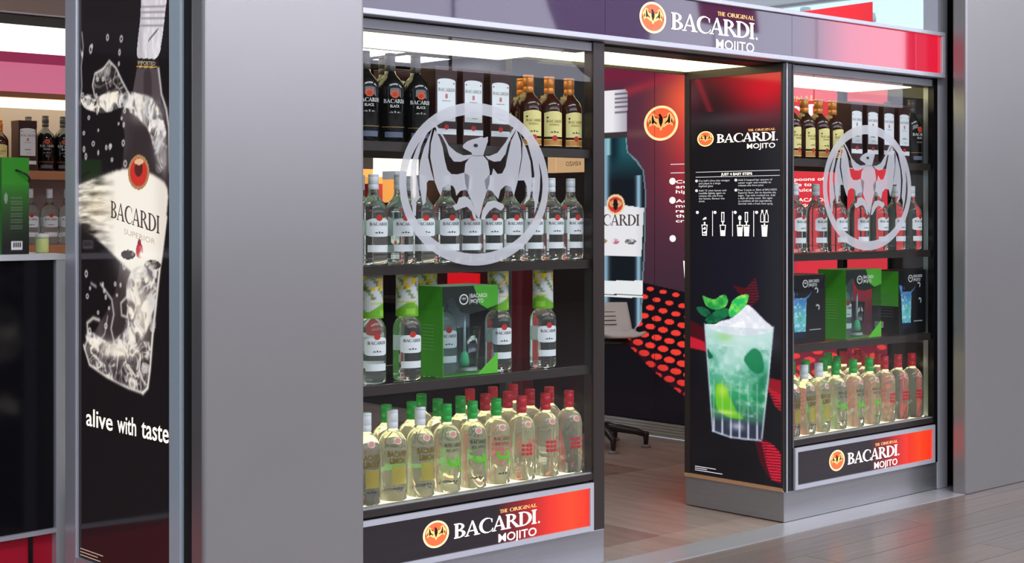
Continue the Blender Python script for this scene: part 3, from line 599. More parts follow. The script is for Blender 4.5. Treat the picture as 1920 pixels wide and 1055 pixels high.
    line([(0.62,1.17),(0.585,1.16)], 0.006, (220, 214, 210), 0.6); line([(0.50,1.06),(0.52,1.0),(0.56,0.97)], 0.005, (210, 204, 200), 0.6)
    line([(0.690,2.05),(0.680,2.0),(0.695,1.93),(0.69,1.86),(0.705,1.80)], 0.0045, (190, 184, 188), 0.75); line([(0.70,1.99),(0.685,1.96)], 0.004, (190, 184, 188), 0.6)
    for z_, u_ in ((1.60, 0.12), (1.585, 0.11)): A.glow(-u_, z_, 0.02, 0.05, (190, 186, 188), 0.4)
    rs = np.random.RandomState(7)
    for i in range(46):
        y = rs.uniform(0.36, 0.69); z = rs.choice([rs.uniform(1.58, 1.75), rs.uniform(1.0, 1.26), rs.uniform(1.75, 2.02)]); r = rs.uniform(0.003, 0.009)
        d = np.hypot(A.U + y, (A.V - z) * rs.uniform(0.7, 1.3)); A.mix(np.exp(-((d - r) / 0.0035) ** 2) * 0.8, (236, 230, 228))
    return A
XL = -3.1
lb = empty('splash_lightbox', 'tall backlit poster of a bottle splashing, beside the left column', 'poster', (XL, 0.35, 0))
def kid(name, me, par, off): o = ob(name, me, par); o.location = off; return o
pr = kid('print', splash_art().mesh('print', side(XL), mat_print('lightbox_print', 0.95, 0.08, 0.5)), lb, (-XL, -0.35, 0))
off = (-XL, -0.35, 0)
def part(mb, name, m, par=lb, o=off, bevel=0.0):
    q = mb.build(name, m, par, bevel=bevel); q.location = o; return q
part(MB().box(XL - 0.012, XL + 0.08, 0.713, 0.80, 0.0, 3.0), 'frame', M_alu, bevel=0.006)
part(MB().box(XL - 0.012, XL + 0.06, -0.011, 0.066, 0.0, 3.0), 'frame', mat('pale_blue_anodised', (196, 212, 220), 0.35, 0.1), bevel=0.006)
part(MB().box(XL - 0.012, XL + 0.06, 0.066, 0.713, 0.16, 0.20), 'frame', M_alu)
part(MB().box(XL + 0.002, XL + 0.06, 0.066, 0.713, 0.20, 3.0), 'light_box', M_black)
part(MB().box(XL - 0.012, XL + 0.06, 0.066, 0.713, 0.0, 0.16), 'plinth', M_black)
part(MB().box(XL + 0.0, XL + 0.07, -0.098, -0.011, 0.0, 3.0), 'joint', M_coldark)
# lettering tilts with the tilted bottle
ink_dark = mat('charcoal_ink', (70, 58, 56), 0.4, emit=(84, 70, 66), es=0.8)
tilt = lambda u, v: (XL - 0.0012, -(u), v)
let = fit(serif('BACARDI', 0.05), -0.476, -0.141, 0, 0.058)
part(MB().flat([[(u, v + 1.400 - (u + 0.476) * 0.16) for u, v in p] for p in let], tilt), 'brand_lettering', ink_dark)
let = fit(sans('SUPERIOR'), -0.38, -0.17, 0, 0.018)
part(MB().flat([[(u, v + 1.345 - (u + 0.38) * 0.16) for u, v in p] for p in let], tilt), 'small_lettering', mat('grey_ink', (170, 150, 130), 0.4, emit=(186, 166, 146), es=0.8))
let = fit(sans('IMPORTED'), -0.285, -0.17, 0, 0.013)
part(MB().flat([[(u, v + 1.908 - (u + 0.285) * 0.1) for u, v in p] for p in let], tilt), 'cap_lettering', mat('grey_ink'))
for w_, a_, b_, h_ in (('alive', -0.655, -0.462, 0.060), ('with', -0.428, -0.298, 0.060), ('taste', -0.262, -0.083, 0.052)):
    part(MB().flat(fit(sans(w_, 0.008), a_, b_, 0.672, h_), tilt), 'slogan_lettering', mat('backlit_cream_slogan', (255, 240, 220), 0.4, emit=(255, 244, 226), es=1.25))
for i, w in enumerate((0.17, 0.13, 0.15)):
    part(MB().flat([R(-0.70, -0.70 + w, 0.232 - 0.011 * i, 0.235 - 0.011 * i)], tilt), 'fine_print', mat('grey_ink'))

# ------------------------------------------------------------------ tall mojito poster on the side of the right cabinet
def mojito_art():
    A = Art(-0.56, -0.012, 0.16, 2.062, 190, 620, (15, 14, 20))
    n1 = A.noise(30, 36, 21); n2 = A.noise(60, 14, 22); n3 = A.noise(14, 18, 23)
    A.mix(np.clip((A.V - 1.75) / 0.3, 0, 1) * np.clip((A.U + 0.62) / 0.6, 0, 1) * 0.35, (110, 12, 34))
    A.glow(-0.10, 2.06, 0.24, 0.20, (232, 16, 38), 0.98, 1.2); A.glow(-0.30, 2.1, 0.30, 0.10, (150, 12, 30), 0.7)
    A.glow(-0.54, 1.98, 0.07, 0.10, (88, 12, 34), 0.7); A.mix(np.exp(-((A.U + 0.50 - (2.03 - A.V) * 0.5) / 0.02) ** 2) * (A.V > 1.9) * 0.6, (170, 20, 44))
    A.glow(-0.30, 1.86, 0.30, 0.035, (92, 92, 98), 0.42)
    A.glow(-0.3, 1.15, 0.3, 0.35, (22, 20, 44), 0.5)
    dots = (np.sin(A.U * 2 * pi / 0.017) * np.sin((A.V + A.U * 0.7) * 2 * pi / 0.013) > 0.05)
    def sw(p, col, dot=False, k=2):
        m = A.soft(A.mask(neg(p, 0)), k); A.mix(m * (dots if dot else 1.0), col)
    sw([(0.56,0.83),(0.47,0.80),(0.46,0.755),(0.56,0.765)], (196, 26, 48)); sw([(0.56,0.90),(0.45,0.86),(0.45,0.80),(0.56,0.82)], (70, 10, 22))
    sw([(0.24,1.05),(0.16,1.12),(0.14,1.02),(0.19,0.98)], (110, 14, 32), True); sw([(0.3,1.08),(0.2,1.06),(0.22,1.0)], (80, 10, 24))
    sw([(0.10,0.66),(0.0,0.65),(0.0,0.53),(0.09,0.60)], (150, 18, 36)); sw([(0.10,0.62),(0.0,0.58),(0.0,0.50),(0.05,0.53)], (214, 30, 52), True)
    sw([(0.17,0.37),(0.10,0.37),(0.0,0.32),(0.0,0.18),(0.09,0.20),(0.14,0.27)], (66, 8, 24), False); sw([(0.13,0.365),(0.06,0.355),(0.0,0.30),(0.0,0.18),(0.07,0.19),(0.10,0.26)], (240, 30, 62), True)
    G = neg([(0.47,0.885),(0.059,0.892),(0.084,0.648),(0.125,0.375),(0.15,0.363),(0.22,0.356),(0.309,0.358),(0.38,0.366),(0.42,0.378),(0.443,0.619)], 0)
    g = A.mask(G); t = np.clip((A.V - 0.36) / 0.53, 0, 1)
    stops = np.array([[70, 84, 100], [58, 110, 92], [44, 150, 96], [80, 170, 140], [150, 204, 192], [196, 226, 226]]) / 255.
    col = np.stack([np.interp(t, [0, 0.2, 0.36, 0.58, 0.78, 1], stops[:, i]) for i in range(3)], -1)
    A.mixa(g, col); A.mix(g * np.clip(n1 * 2.4 - 1.0, 0, 1) * 0.7 * (t > 0.2), (200, 232, 222)); A.mix(g * np.clip(n3 * 2.6 - 1.4, 0, 1) * 0.75 * (t > 0.22) * (t < 0.8), (20, 110, 66))
    A.glow(-0.30, 0.72, 0.10, 0.08, (206, 232, 226), 0.6); A.glow(-0.22, 0.82, 0.12, 0.04, (226, 240, 240), 0.5)
    A.mix(g * A.soft(A.mask(neg([(0.241,0.734),(0.174,0.795),(0.126,0.772),(0.108,0.691),(0.145,0.666),(0.193,0.685)])), 3) * 0.9, (18, 122, 74))
    A.mix(g * A.soft(A.mask(neg([(0.458,0.773),(0.433,0.751),(0.413,0.726),(0.453,0.719)])), 2), (12, 96, 66)); A.glow(-0.12, 0.64, 0.035, 0.05, (18, 108, 70), 0.7); A.glow(-0.35, 0.83, 0.05, 0.02, (150, 210, 110), 0.6)
    lm = A.soft(A.mask(neg([(0.403,0.599),(0.363,0.614),(0.328,0.567),(0.299,0.524),(0.28,0.488),(0.231,0.462),(0.241,0.45),(0.319,0.449),(0.388,0.477),(0.403,0.514)])), 3)
    A.mix(lm, (104, 190, 40)); A.glow(-0.36, 0.575, 0.035, 0.03, (190, 226, 60), 0.8); A.glow(-0.34, 0.475, 0.06, 0.010, (206, 226, 120), 0.8); A.glow(-0.24, 0.50, 0.03, 0.03, (30, 120, 60), 0.6)
    rib = np.clip(np.sin((A.U + 0.27) * 2 * pi / 0.052), 0, 1)
    bs = A.mask(neg([(0.428,0.473),(0.117,0.480),(0.125,0.375),(0.174,0.361),(0.309,0.359),(0.42,0.378)], 0)) * np.clip((0.455 - A.V) / 0.03, 0, 1)
    A.mix(bs * 0.9, (46, 48, 66)); A.mix(bs * rib ** 3, (176, 178, 206)); A.glow(-0.27, 0.415, 0.04, 0.018, (206, 210, 232), 0.7); A.mix(g * rib ** 6 * (t < 0.5) * 0.4, (190, 214, 210))
    for y0, z0, y1, z1, w in ((0.47, 0.885, 0.42, 0.378, 0.005), (0.059, 0.892, 0.125, 0.375, 0.006), (0.42, 0.378, 0.309, 0.360, 0.005), (0.309, 0.360, 0.13, 0.364, 0.005)):
        x0, x1 = -y0, -y1; d = np.hypot(x1 - x0, z1 - z0); tt = np.clip(((A.U - x0) * (x1 - x0) + (A.V - z0) * (z1 - z0)) / d ** 2, 0, 1)
        A.mix(np.exp(-(np.hypot(A.U - x0 - tt * (x1 - x0), A.V - z0 - tt * (z1 - z0)) / w) ** 2) * 0.75, (196, 206, 222))
    ice = A.mask(neg([(0.403,0.888),(0.373,0.905),(0.309,0.918),(0.236,0.977),(0.207,0.991),(0.164,0.965),(0.108,0.921),(0.059,0.892),(0.08,0.865),(0.212,0.842),(0.358,0.848),(0.468,0.873)], 1))
    A.mix(A.soft(ice, 2), (226, 228, 240)); A.mix(ice * np.clip(n1 * 3 - 1.3, 0, 1), (252, 252, 255)); A.mix(A.soft(ice, 4) * (A.V < 0.88) * 0.35, (176, 204, 206))
    for p, c, c2 in (([(0.473,0.904),(0.438,0.929),(0.388,0.962),(0.328,0.969),(0.309,0.943),(0.338,0.922),(0.408,0.892),(0.448,0.89)], (10, 84, 56), (24, 116, 70)), ([(0.529,0.963),(0.493,0.969),(0.448,0.956),(0.428,0.937),(0.458,0.916),(0.498,0.93)], (10, 72, 50), (24, 104, 66)),
                     ([(0.488,1.024),(0.458,1.013),(0.408,1.004),(0.368,1.028),(0.34,1.032),(0.324,1.003),(0.338,0.972),(0.408,0.954),(0.463,0.97)], (30, 150, 70), (110, 204, 80)), ([(0.324,0.954),(0.299,1.008),(0.25,1.033),(0.2,1.039),(0.207,1.001),(0.241,0.965),(0.28,0.937),(0.319,0.923)], (40, 190, 90), (150, 230, 100))):
        m = A.mask(neg(p)); A.mix(A.soft(m, 1), c); A.mix(m * np.clip(n1 * 3 - 1.1, 0, 1), c2)
    return A
mp = empty('mojito_poster', 'tall backlit mojito cocktail poster on the doorway side of the right cabinet', 'poster', (0, 0.29, 0.142))
mo = (0, -0.29, -0.142)
def mpart(mb, name, m, par=mp, bevel=0.0):
    q = mb.build(name, m, par, bevel=bevel); q.location = mo if par is mp else (0, 0, 0); return q
q = ob('print', mojito_art().mesh('print', side(-0.002), mat_print('poster_print', 1.0, 0.1, 0.4)), mp, mo)
mpart(MB().box(-0.0014, -0.0002, 0.011, 0.592, 0.16, 2.10), 'light_box', M_black)
for a in ((-0.008, 0.0, 0.56, 0.592, 0.15, 2.10), (-0.008, 0.0, -0.002, 0.011, 0.15, 2.10), (-0.008, 0.0, 0.011, 0.56, 2.062, 2.10)):
    mpart(MB().box(*a), 'frame', M_brown)
mpart(MB().box(-0.010, 0.0, 0.0, 0.592, 0.143, 0.16), 'bottom_rail', mat('copper_toned_rail', (222, 172, 132), 0.35, 0.4))
lockup(None, -0.464, 1.772 - 0.142, 0.83, 0.74, mp, lambda i: (lambda u, v: (-0.0026 - 0.0006 * i, -u - 0.29, v)))
T = lambda u, v: (-0.0032, -u, v)
mpart(MB().flat([R(-0.525, -0.021, 1.612, 1.6145), R(-0.525, -0.021, 1.588, 1.5905)], T), 'rule_lines', mat('soft_white_ink', (200, 200, 205), 0.4, emit=(205, 205, 212), es=0.8))
mpart(MB().flat(fit(sans('JUST 4 EASY STEPS', 0.02), -0.368, -0.181, 1.595, 0.0115), T), 'heading_lettering', M_white)
ST = [('Cut half a lime into wedges', 'and place in a large', 'highball glass'), ('Add 12 mint leaves and', 'muddle lightly again to', 'release the oils from', 'the leaves, flavour the', 'drink'),
      ('Add 2 heaped bar spoons of', 'caster sugar and muddle to', 'release the lime juice'), ('Pour 2 parts or 50ml of BACARDI', 'Superior Rum. Stir to dissolve the', 'sugar. Top with crushed ice. Add', 'a dash of soda water. Stir again', 'to combine all the ingredients.', 'Garnish with a fresh mint sprig.')]
for (u, z, wmax, lines) in ((-0.506, 1.5675, 0.19, ST[0]), (-0.506, 1.5205, 0.17, ST[1]), (-0.264, 1.5675, 0.20, ST[2]), (-0.264, 1.5205, 0.225, ST[3])):
    b = MB(); mx = max(sans(l)[1] for l in lines)
    for i, l in enumerate(lines): b.flat(fit(sans(l), u, u + wmax * sans(l)[1] / mx, z - 0.0128 * i, 0.0085), T)
    mpart(b.flat([ell(u - 0.014, z + 0.004, 0.009, 0.007, 16)], T), 'step_lettering', mat('soft_white_ink'))
b = MB()
for u in (-0.42, -0.298, -0.172): mpart(MB().flat([R(u - 0.0015, u + 0.0015, 1.307, 1.427)], T), 'divider', M_white)
for u in (-0.515, -0.405, -0.282, -0.155): mpart(MB().flat([ell(u, 1.42, 0.009, 0.007, 16)], T), 'step_dot', M_white)
def tumbler2d(u, z0, z1, w, full):
    o = [(u - w, z1), (u - w * 0.75, z0), (u + w * 0.75, z0), (u + w, z1)]
    l = [[(u - w, z1), (u - w * 0.75, z0), (u - w * 0.55, z0), (u - w * 0.78, z1)], [(u + w, z1), (u + w * 0.78, z1), (u + w * 0.55, z0), (u + w * 0.75, z0)], R(u - w * 0.75, u + w * 0.75, z0, z0 + 0.005), R(u - w, u + w, z1 - 0.003, z1)]
    if full: l.append([(u - w * 0.7, z0), (u + w * 0.7, z0), (u + w * 0.82, z0 + (z1 - z0) * full), (u - w * 0.82, z0 + (z1 - z0) * full)])
    return l
b = MB()
b.flat(tumbler2d(-0.470, 1.309, 1.361, 0.018, 0), T).flat([[(-0.485, 1.322), (-0.462, 1.318), (-0.458, 1.332)], [(-0.482, 1.340), (-0.462, 1.337), (-0.466, 1.352)], [(-0.483, 1.384), (-0.458, 1.388), (-0.460, 1.398), (-0.474, 1.394)], R(-0.474, -0.465, 1.361, 1.374)], T)
mpart(b, 'pictogram', M_white); b = MB()
b.flat(tumbler2d(-0.357, 1.309, 1.361, 0.018, 0.5), T).flat([R(-0.366, -0.362, 1.376, 1.421), R(-0.352, -0.348, 1.376, 1.421), R(-0.366, -0.348, 1.417, 1.421), R(-0.366, -0.348, 1.374, 1.378), R(-0.36, -0.354, 1.361, 1.374)], T)
mpart(b, 'pictogram', M_white); b = MB()
b.flat(tumbler2d(-0.254, 1.309, 1.361, 0.018, 0.8), T).flat(tumbler2d(-0.214, 1.309, 1.361, 0.017, 0.85), T).flat([ell(-0.254, 1.394, 0.010, 0.012, 14), R(-0.258, -0.25, 1.361, 1.379), R(-0.224, -0.22, 1.376, 1.421), R(-0.210, -0.206, 1.376, 1.421), R(-0.224, -0.206, 1.417, 1.421), R(-0.224, -0.206, 1.374, 1.378), R(-0.218, -0.212, 1.361, 1.374)], T)
mpart(b, 'pictogram', M_white); b = MB()
b.flat(tumbler2d(-0.109, 1.309, 1.361, 0.018, 0.9), T).flat([R(-0.112, -0.106, 1.361, 1.37)], T)
for u in (-0.122, -0.097): b.flat([R(u - 0.011, u - 0.008, 1.376, 1.405), R(u + 0.008, u + 0.011, 1.376, 1.405), R(u - 0.011, u + 0.011, 1.374, 1.377), [(u - 0.011, 1.405), (u - 0.008, 1.405), (u - 0.002, 1.42), (u - 0.005, 1.42)], [(u + 0.011, 1.405), (u + 0.005, 1.42), (u + 0.002, 1.42), (u + 0.008, 1.405)], R(u - 0.005, u + 0.005, 1.42, 1.431)], T)
mpart(b, 'pictogram', M_white)
b = MB()
for i, w in enumerate((0.13, 0.075, 0.17)): b.flat([R(-0.53, -0.53 + w, 0.196 - 0.009 * i, 0.1995 - 0.009 * i)], T)
mpart(b, 'fine_print', mat('soft_white_ink'))

# ------------------------------------------------------------------ big backlit mural along the inner right wall
XM = 1.58
def mural_art():
    A = Art(-2.79, -0.50, 0.10, 2.40, 380, 420, (92, 50, 66))
    n = A.noise(3, 3, 31); Y = -A.U
    A.mix(np.clip((Y - 1.9) / 0.7, 0, 1) * 0.6, (84, 46, 64)); A.mix(np.clip((1.5 - A.V) / 0.8, 0, 1), (58, 40, 54))
    A.glow(-1.45, 1.98, 0.66, 0.52, (252, 58, 50), 1.0, 2.0); A.glow(-1.92, 2.12, 0.24, 0.20, (255, 100, 64), 1.0); A.glow(-1.5, 1.62, 0.55, 0.34, (204, 32, 58), 0.8, 1.5)
    A.mix(np.clip((1.40 - Y) / 0.3, 0, 1) * np.clip((A.V - 0.78) / 0.25, 0, 1) * 0.95, (250, 60, 76)); A.mix(np.clip((0.9 - A.V) / 0.2, 0, 1) * np.clip((1.6 - Y) / 0.3, 0, 1), (128, 18, 52))
    A.mix(np.exp(-((A.V - 2.33 + (A.U + 2.3) * 0.22 * -1 + 0.09) / 0.035) ** 2) * (A.U > -2.5) * (A.U < -1.9) * 0.5, (214, 50, 66))
    A.mix(np.clip((A.V - 2.22) / 0.08, 0, 1) * np.clip((Y - 2.0) / 0.3, 0, 1) * 0.8, (128, 32, 62)); A.glow(-2.36, 1.93, 0.2, 0.03, (130, 92, 84), 0.5)
    # black ground and the field of red dots
    top = np.interp(Y, [0.5, 1.4, 1.967, 2.336, 2.79], [0.70, 0.84, 0.925, 0.975, 1.02]); low = np.interp(Y, [0.5, 1.0, 1.5, 1.975, 2.25, 2.45, 2.55, 2.79], [-0.3, -0.25, 0.0, 0.27, 0.42, 0.56, 0.66, 0.7])
    A.mix((A.V < top) * 1.0 * np.clip((Y - 1.45) / 0.2, 0, 1), (17, 14, 22))
    tf = lambda y: np.interp(y, [0.5, 1.4, 1.967, 2.336, 2.79], [0.70, 0.84, 0.925, 0.975, 1.02])
    k = np.floor((A.V - top) / 0.060); fu = (A.U / 0.108 + k * 0.5) % 1 - 0.5; uc = A.U - fu * 0.108; vc = tf(-uc) + (k + 0.5) * 0.060
    rr = np.interp(-(k + 0.5), [0, 3, 8, 14], [0.62, 0.85, 1.0, 0.85])
    d = (fu * 0.108 / (0.047 * rr)) ** 2 + ((A.V - vc) / (0.020 * rr)) ** 2
    A.mix(np.clip((1.1 - d) * 5, 0, 1) * (A.V < top) * (A.V > low), (252, 66, 54)); A.mix((A.V < top) * (A.V > low) * np.clip(1 - np.abs(A.V - low) / 0.15, 0, 1) * 0.3, (120, 20, 40))
    # the tall bottle
    def mir(p): return [(-y, z) for y, z in p] + [(-(2.585 * 2 - y), z) for y, z in p[::-1]]
    A.poly(mir([(2.477,1.91),(2.463,1.814),(2.383,1.76),(2.323,1.69),(2.304,1.553),(2.315,1.144),(2.332,0.972),(2.341,0.733),(2.406,0.66)]), (20, 26, 34))
    bm = A.mask(mir([(2.477,1.91),(2.463,1.814),(2.383,1.76),(2.323,1.69),(2.304,1.553),(2.315,1.144),(2.332,0.972),(2.341,0.733),(2.406,0.66)]))
    A.mix(bm * np.clip((A.V - 1.62) / 0.2, 0, 1) * 0.8, (40, 112, 122)); A.mix(bm * np.exp(-((Y - 2.60) / 0.06) ** 2) * np.clip((A.V - 1.7) / 0.1, 0, 1), (16, 40, 50))
    A.mix(bm * np.exp(-((Y - 2.37) / 0.022) ** 2) * (A.V < 1.66), (150, 190, 214)); A.mix(bm * np.exp(-((Y - 2.665) / 0.03) ** 2), (140, 176, 198)); A.mix(bm * np.exp(-((Y - 2.64) / 0.02) ** 2) * (A.V > 1.8), (150, 206, 212))
    A.mix(np.clip(bm - A.mask(mir([(2.487,1.91),(2.473,1.814),(2.393,1.75),(2.335,1.69),(2.316,1.553),(2.327,1.144),(2.344,0.972),(2.352,0.733),(2.41,0.67)])), 0, 1) * 0.6, (170, 196, 206))
    A.poly(mir([(2.491,2.223),(2.468,2.204),(2.472,1.935)]), (246, 244, 248)); cm = A.mask(mir([(2.491,2.223),(2.468,2.204),(2.472,1.935)]))
    A.mix(cm * np.clip((2.60 - Y) / 0.13, 0, 1) * 0.7, (150, 142, 160))
    for z in (2.195, 2.165, 2.14, 2.11, 2.075): A.mix(cm * np.exp(-((A.V - z) / 0.006) ** 2) * (Y < 2.58), (92, 84, 102))
    A.poly(mir([(2.472,1.945),(2.472,1.908)]), (60, 56, 60)); A.mix(bm * 0, (0, 0, 0))
    A.poly([(-2.79,1.459),(-2.51,1.472),(-2.323,1.451),(-2.346,1.14),(-2.79,1.143)], (240, 240, 244)); A.mix(A.mask([(-2.79,1.459),(-2.51,1.472),(-2.323,1.451),(-2.346,1.14),(-2.79,1.143)]) * np.clip((2.40 - Y) / 0.08, 0, 1) * 0.5, (196, 204, 214))
    A.poly([(-2.79,0.971),(-2.336,0.986),(-2.336,0.876),(-2.79,0.866)], (240, 243, 244)); A.poly([(-2.79,0.886),(-2.336,0.896),(-2.336,0.890),(-2.79,0.880)], (40, 40, 44))
    A.ell(-2.575, 1.476, 0.082, 0.066, (246, 214, 160)); A.ell(-2.575, 1.474, 0.066, 0.052, (214, 62, 62)); A.ell(-2.575, 1.480, 0.058, 0.024, (222, 170, 110)); A.ell(-2.575, 1.475, 0.022, 0.038, (40, 24, 22))
    for cu, w, c in ((-2.44, 0.05, (84, 82, 84)), (-2.575, 0.034, (190, 110, 130)), (-2.70, 0.05, (170, 140, 100))):
        A.mix((((A.U - cu) / w) ** 2 + ((A.V - 1.235) / 0.018) ** 2 < 1) * np.clip(A.noise(40, 50, 35) * 3 - 0.7, 0, 1), c)
    return A
mu = empty('mural', 'large backlit red cocktail mural along the inner right wall', 'mural', (XM, 1.65, 0.0))
muo = (-XM, -1.65, 0)
def upart(mb, name, m, par=mu): q = mb.build(name, m, par); q.location = muo; return q
ob('print', mural_art().mesh('print', side(XM - 0.002), mat_print('mural_print', 0.9, 0.15, 0.4)), mu, muo)
upart(MB().box(XM, XM + 0.018, 0.50, 2.79, 0.095, 2.40), 'light_box', M_black)
upart(MB().box(XM - 0.006, XM + 0.018, 0.49, 0.50, 0.095, 2.40), 'end_trim', M_black)
upart(MB().box(XM - 0.006, XM + 0.018, 2.79, 2.80, 0.095, 2.40), 'end_trim', M_black)
for z in range(5): upart(MB().box(XM - 0.010, XM + 0.018, 0.50, 2.80, 0.004 + z * 0.0182, 0.004 + z * 0.0182 + 0.0155), 'skirting_slat', mat('ribbed_silver_skirting', (206, 206, 204), 0.35, 0.3))
for y in (2.231, 1.35): upart(MB().box(XM - 0.0032, XM - 0.0022, y - 0.0015, y + 0.0015, 0.10, 2.40), 'joint_line', mat('maroon_joint', (60, 28, 40), 0.5))
lockup(None, -2.176, 1.988, 2.36, 2.24, mu, lambda i: (lambda u, v: (-0.003 - 0.0006 * i, -u - 1.65, v)))
T = lambda u, v: (XM - 0.0034, -u, v)
let = fit(serif('BACARDI', 0.05), -2.83, -2.36, 1.338, 0.072)
upart(MB().flat([p for p in let if min(u for u, v in p) > -2.77], T), 'label_lettering', mat('charcoal_ink'))
upart(MB().flat([R(-2.095, -0.62, 1.722, 1.728), R(-2.095, -0.62, 1.668, 1.674)], T), 'rule_lines', mat('soft_white_ink'))
for (u, z, lines) in ((-2.051, 1.605, ('Cut half a lime', 'and place in a', 'highball glass')), (-2.051, 1.485, ('Add 12 mint', 'muddle lightly', 'release the oil', 'the leaves in a', 'crushing move')), (-1.42, 1.605, ('Add 2 bar spoons of', 'sugar, muddle to', 'release lime juice')), (-1.42, 1.485, ('Pour 50ml of BACARDI', 'Superior Rum. Stir', 'and top with ice'))):
    b = MB(); mx = max(sans(l)[1] for l in lines)
    for i, l in enumerate(lines): b.flat(fit(sans(l, 0.012), u, u + 0.5 * sans(l)[1] / mx, z - 0.031 * i, 0.020), T)
    upart(b.flat([ell(u - 0.028, z + 0.014, 0.026, 0.021, 20)], T), 'step_lettering', M_white)
for u in (-2.077, -1.6): upart(MB().flat([ell(u, 1.259, 0.026, 0.021, 20)], T), 'step_dot', M_white)
for u in (-1.935, -1.45): b = MB(); b.flat(tumbler2d(u, 0.99, 1.12, 0.055, 0), T).flat([[(u - 0.035, 1.02), (u + 0.01, 1.02), (u + 0.01, 1.05)], [(u - 0.035, 1.07), (u + 0.02, 1.07), (u - 0.01, 1.10)], [(u - 0.045, 1.16), (u + 0.02, 1.16), (u + 0.02, 1.2), (u, 1.2)], R(u - 0.02, u + 0.01, 1.125, 1.15)], T); upart(b, 'pictogram', M_white)

# ------------------------------------------------------------------ bottles
def glass(name, rgb, ior=1.36, rough=0.0, tr=1.0): return mat(name, rgb, rough, trans=tr, ior=ior)
M_clear = glass('clear_rum_glass', (240, 248, 243), tr=0.955)
M_pale = glass('pale_yellow_rum_glass', (250, 248, 228), rough=0.02, tr=0.88)
M_amber = mat('dark_amber_rum_glass', (58, 26, 14), 0.04, spec=0.6)
M_blackglass = mat('black_rum_glass', (14, 12, 13), 0.05, spec=0.7)
M_paper = mat('white_label_paper', (236, 238, 242), 0.5)
M_cream = mat('cream_label_paper', (240, 226, 150), 0.5)
M_wcap = mat('white_screw_cap', (226, 228, 236), 0.35)
M_gcap = mat('green_screw_cap', (30, 168, 62), 0.3)
M_rcap = mat('red_screw_cap', (196, 32, 50), 0.3)
M_ocap = mat('copper_gold_cap', (206, 128, 60), 0.3, 0.35)
M_kcap = mat('charcoal_screw_cap', (66, 62, 62), 0.35)
M_red = mat('red_seal', (196, 48, 36), 0.45)
M_pink = mat('rose_medallion', (214, 140, 130), 0.4)
M_pinkring = mat('cream_medallion_ring', (244, 226, 206), 0.4)
M_txt = mat('label_black_ink', (52, 50, 54), 0.5)
M_txtred = mat('label_red_ink', (206, 44, 44), 0.5)
M_txtwhite = mat('label_white_ink', (232, 230, 226), 0.5)
M_lemon = mat('lemon_print', (216, 196, 44), 0.4)
M_olive = mat('olive_print', (118, 96, 8), 0.4)
M_apple = mat('apple_green_print', (104, 204, 40), 0.4)
M_berry = mat('berry_red_print', (214, 34, 52), 0.4)
M_copper = mat('copper_strip', (206, 144, 76), 0.35, 0.3)

def wrap(r):
    return lambda u, v: (r * sin(u / r), -r * cos(u / r), v)
def patch(r, u0, u1, z0, z1, n=10, arch=0.0, cut=0.0):
    """curved paper label; arch raises the top middle"""
    f = wrap(r); b = MB(); v = []; q = []
    for k in range(n + 1):
        t = k / n; u = u0 + (u1 - u0) * t; zt = z1 + arch * (1 - (2 * t - 1) ** 2); c = cut * (abs(2 * t - 1) ** 6)
        v += [f(u, z0 + c), f(u, zt - c)]
    for k in range(n): q.append((2 * k, 2 * k + 2, 2 * k + 3, 2 * k + 1))
    return b.add(v, q)
def curved(polys, r):
    return MB().flat(polys, wrap(r))
def disc_on(r, u, v, ru, rv, n=16): return MB().flat([ell(u, v, ru, rv, n)], wrap(r))
def capmesh(r, z0, z1, m, ridge=True):
    h = z1 - z0; p = [(r * 0.94, z0), (r, z0 + 0.002), (r, z0 + h * 0.30), (r * 0.95, z0 + h * 0.32), (r * 0.95, z0 + h * 0.35), (r, z0 + h * 0.37), (r, z0 + h * 0.80), (r * 0.96, z0 + h * 0.82), (r * 0.96, z0 + h * 0.85), (r, z0 + h * 0.87), (r, z1 - 0.003), (r * 0.93, z1)]
    return mk('cap', *(lambda b: (b.v, b.f))(MB().lathe(p, 16)), m, True)
KIND = {}
def defkind(k, name, prof, gm, parts, seg=24):
    b = MB().lathe(prof, seg); me = mk('glass', b.v, b.f, gm, True)
    # flat base keeps its edge
    KIND[k] = (name, [('glass', me, [])] + parts)
def P(name, mb, m, subs=(), smooth=True): return (name, mk(name, mb.v, mb.f, m, smooth), list(subs))
R0 = 0.0525
wingmark = lambda u, z, s: [[(u - 0.020 * s, z), (u - 0.012 * s, z + 0.0045 * s), (u - 0.006 * s, z + 0.003 * s), (u - 0.008 * s, z - 0.001 * s), (u - 0.013 * s, z + 0.001 * s)], [(u + 0.020 * s, z), (u + 0.013 * s, z + 0.001 * s), (u + 0.008 * s, z - 0.001 * s), (u + 0.006 * s, z + 0.003 * s), (u + 0.012 * s, z + 0.0045 * s)], ell(u, z + 0.003 * s, 0.003 * s, 0.004 * s, 8)]
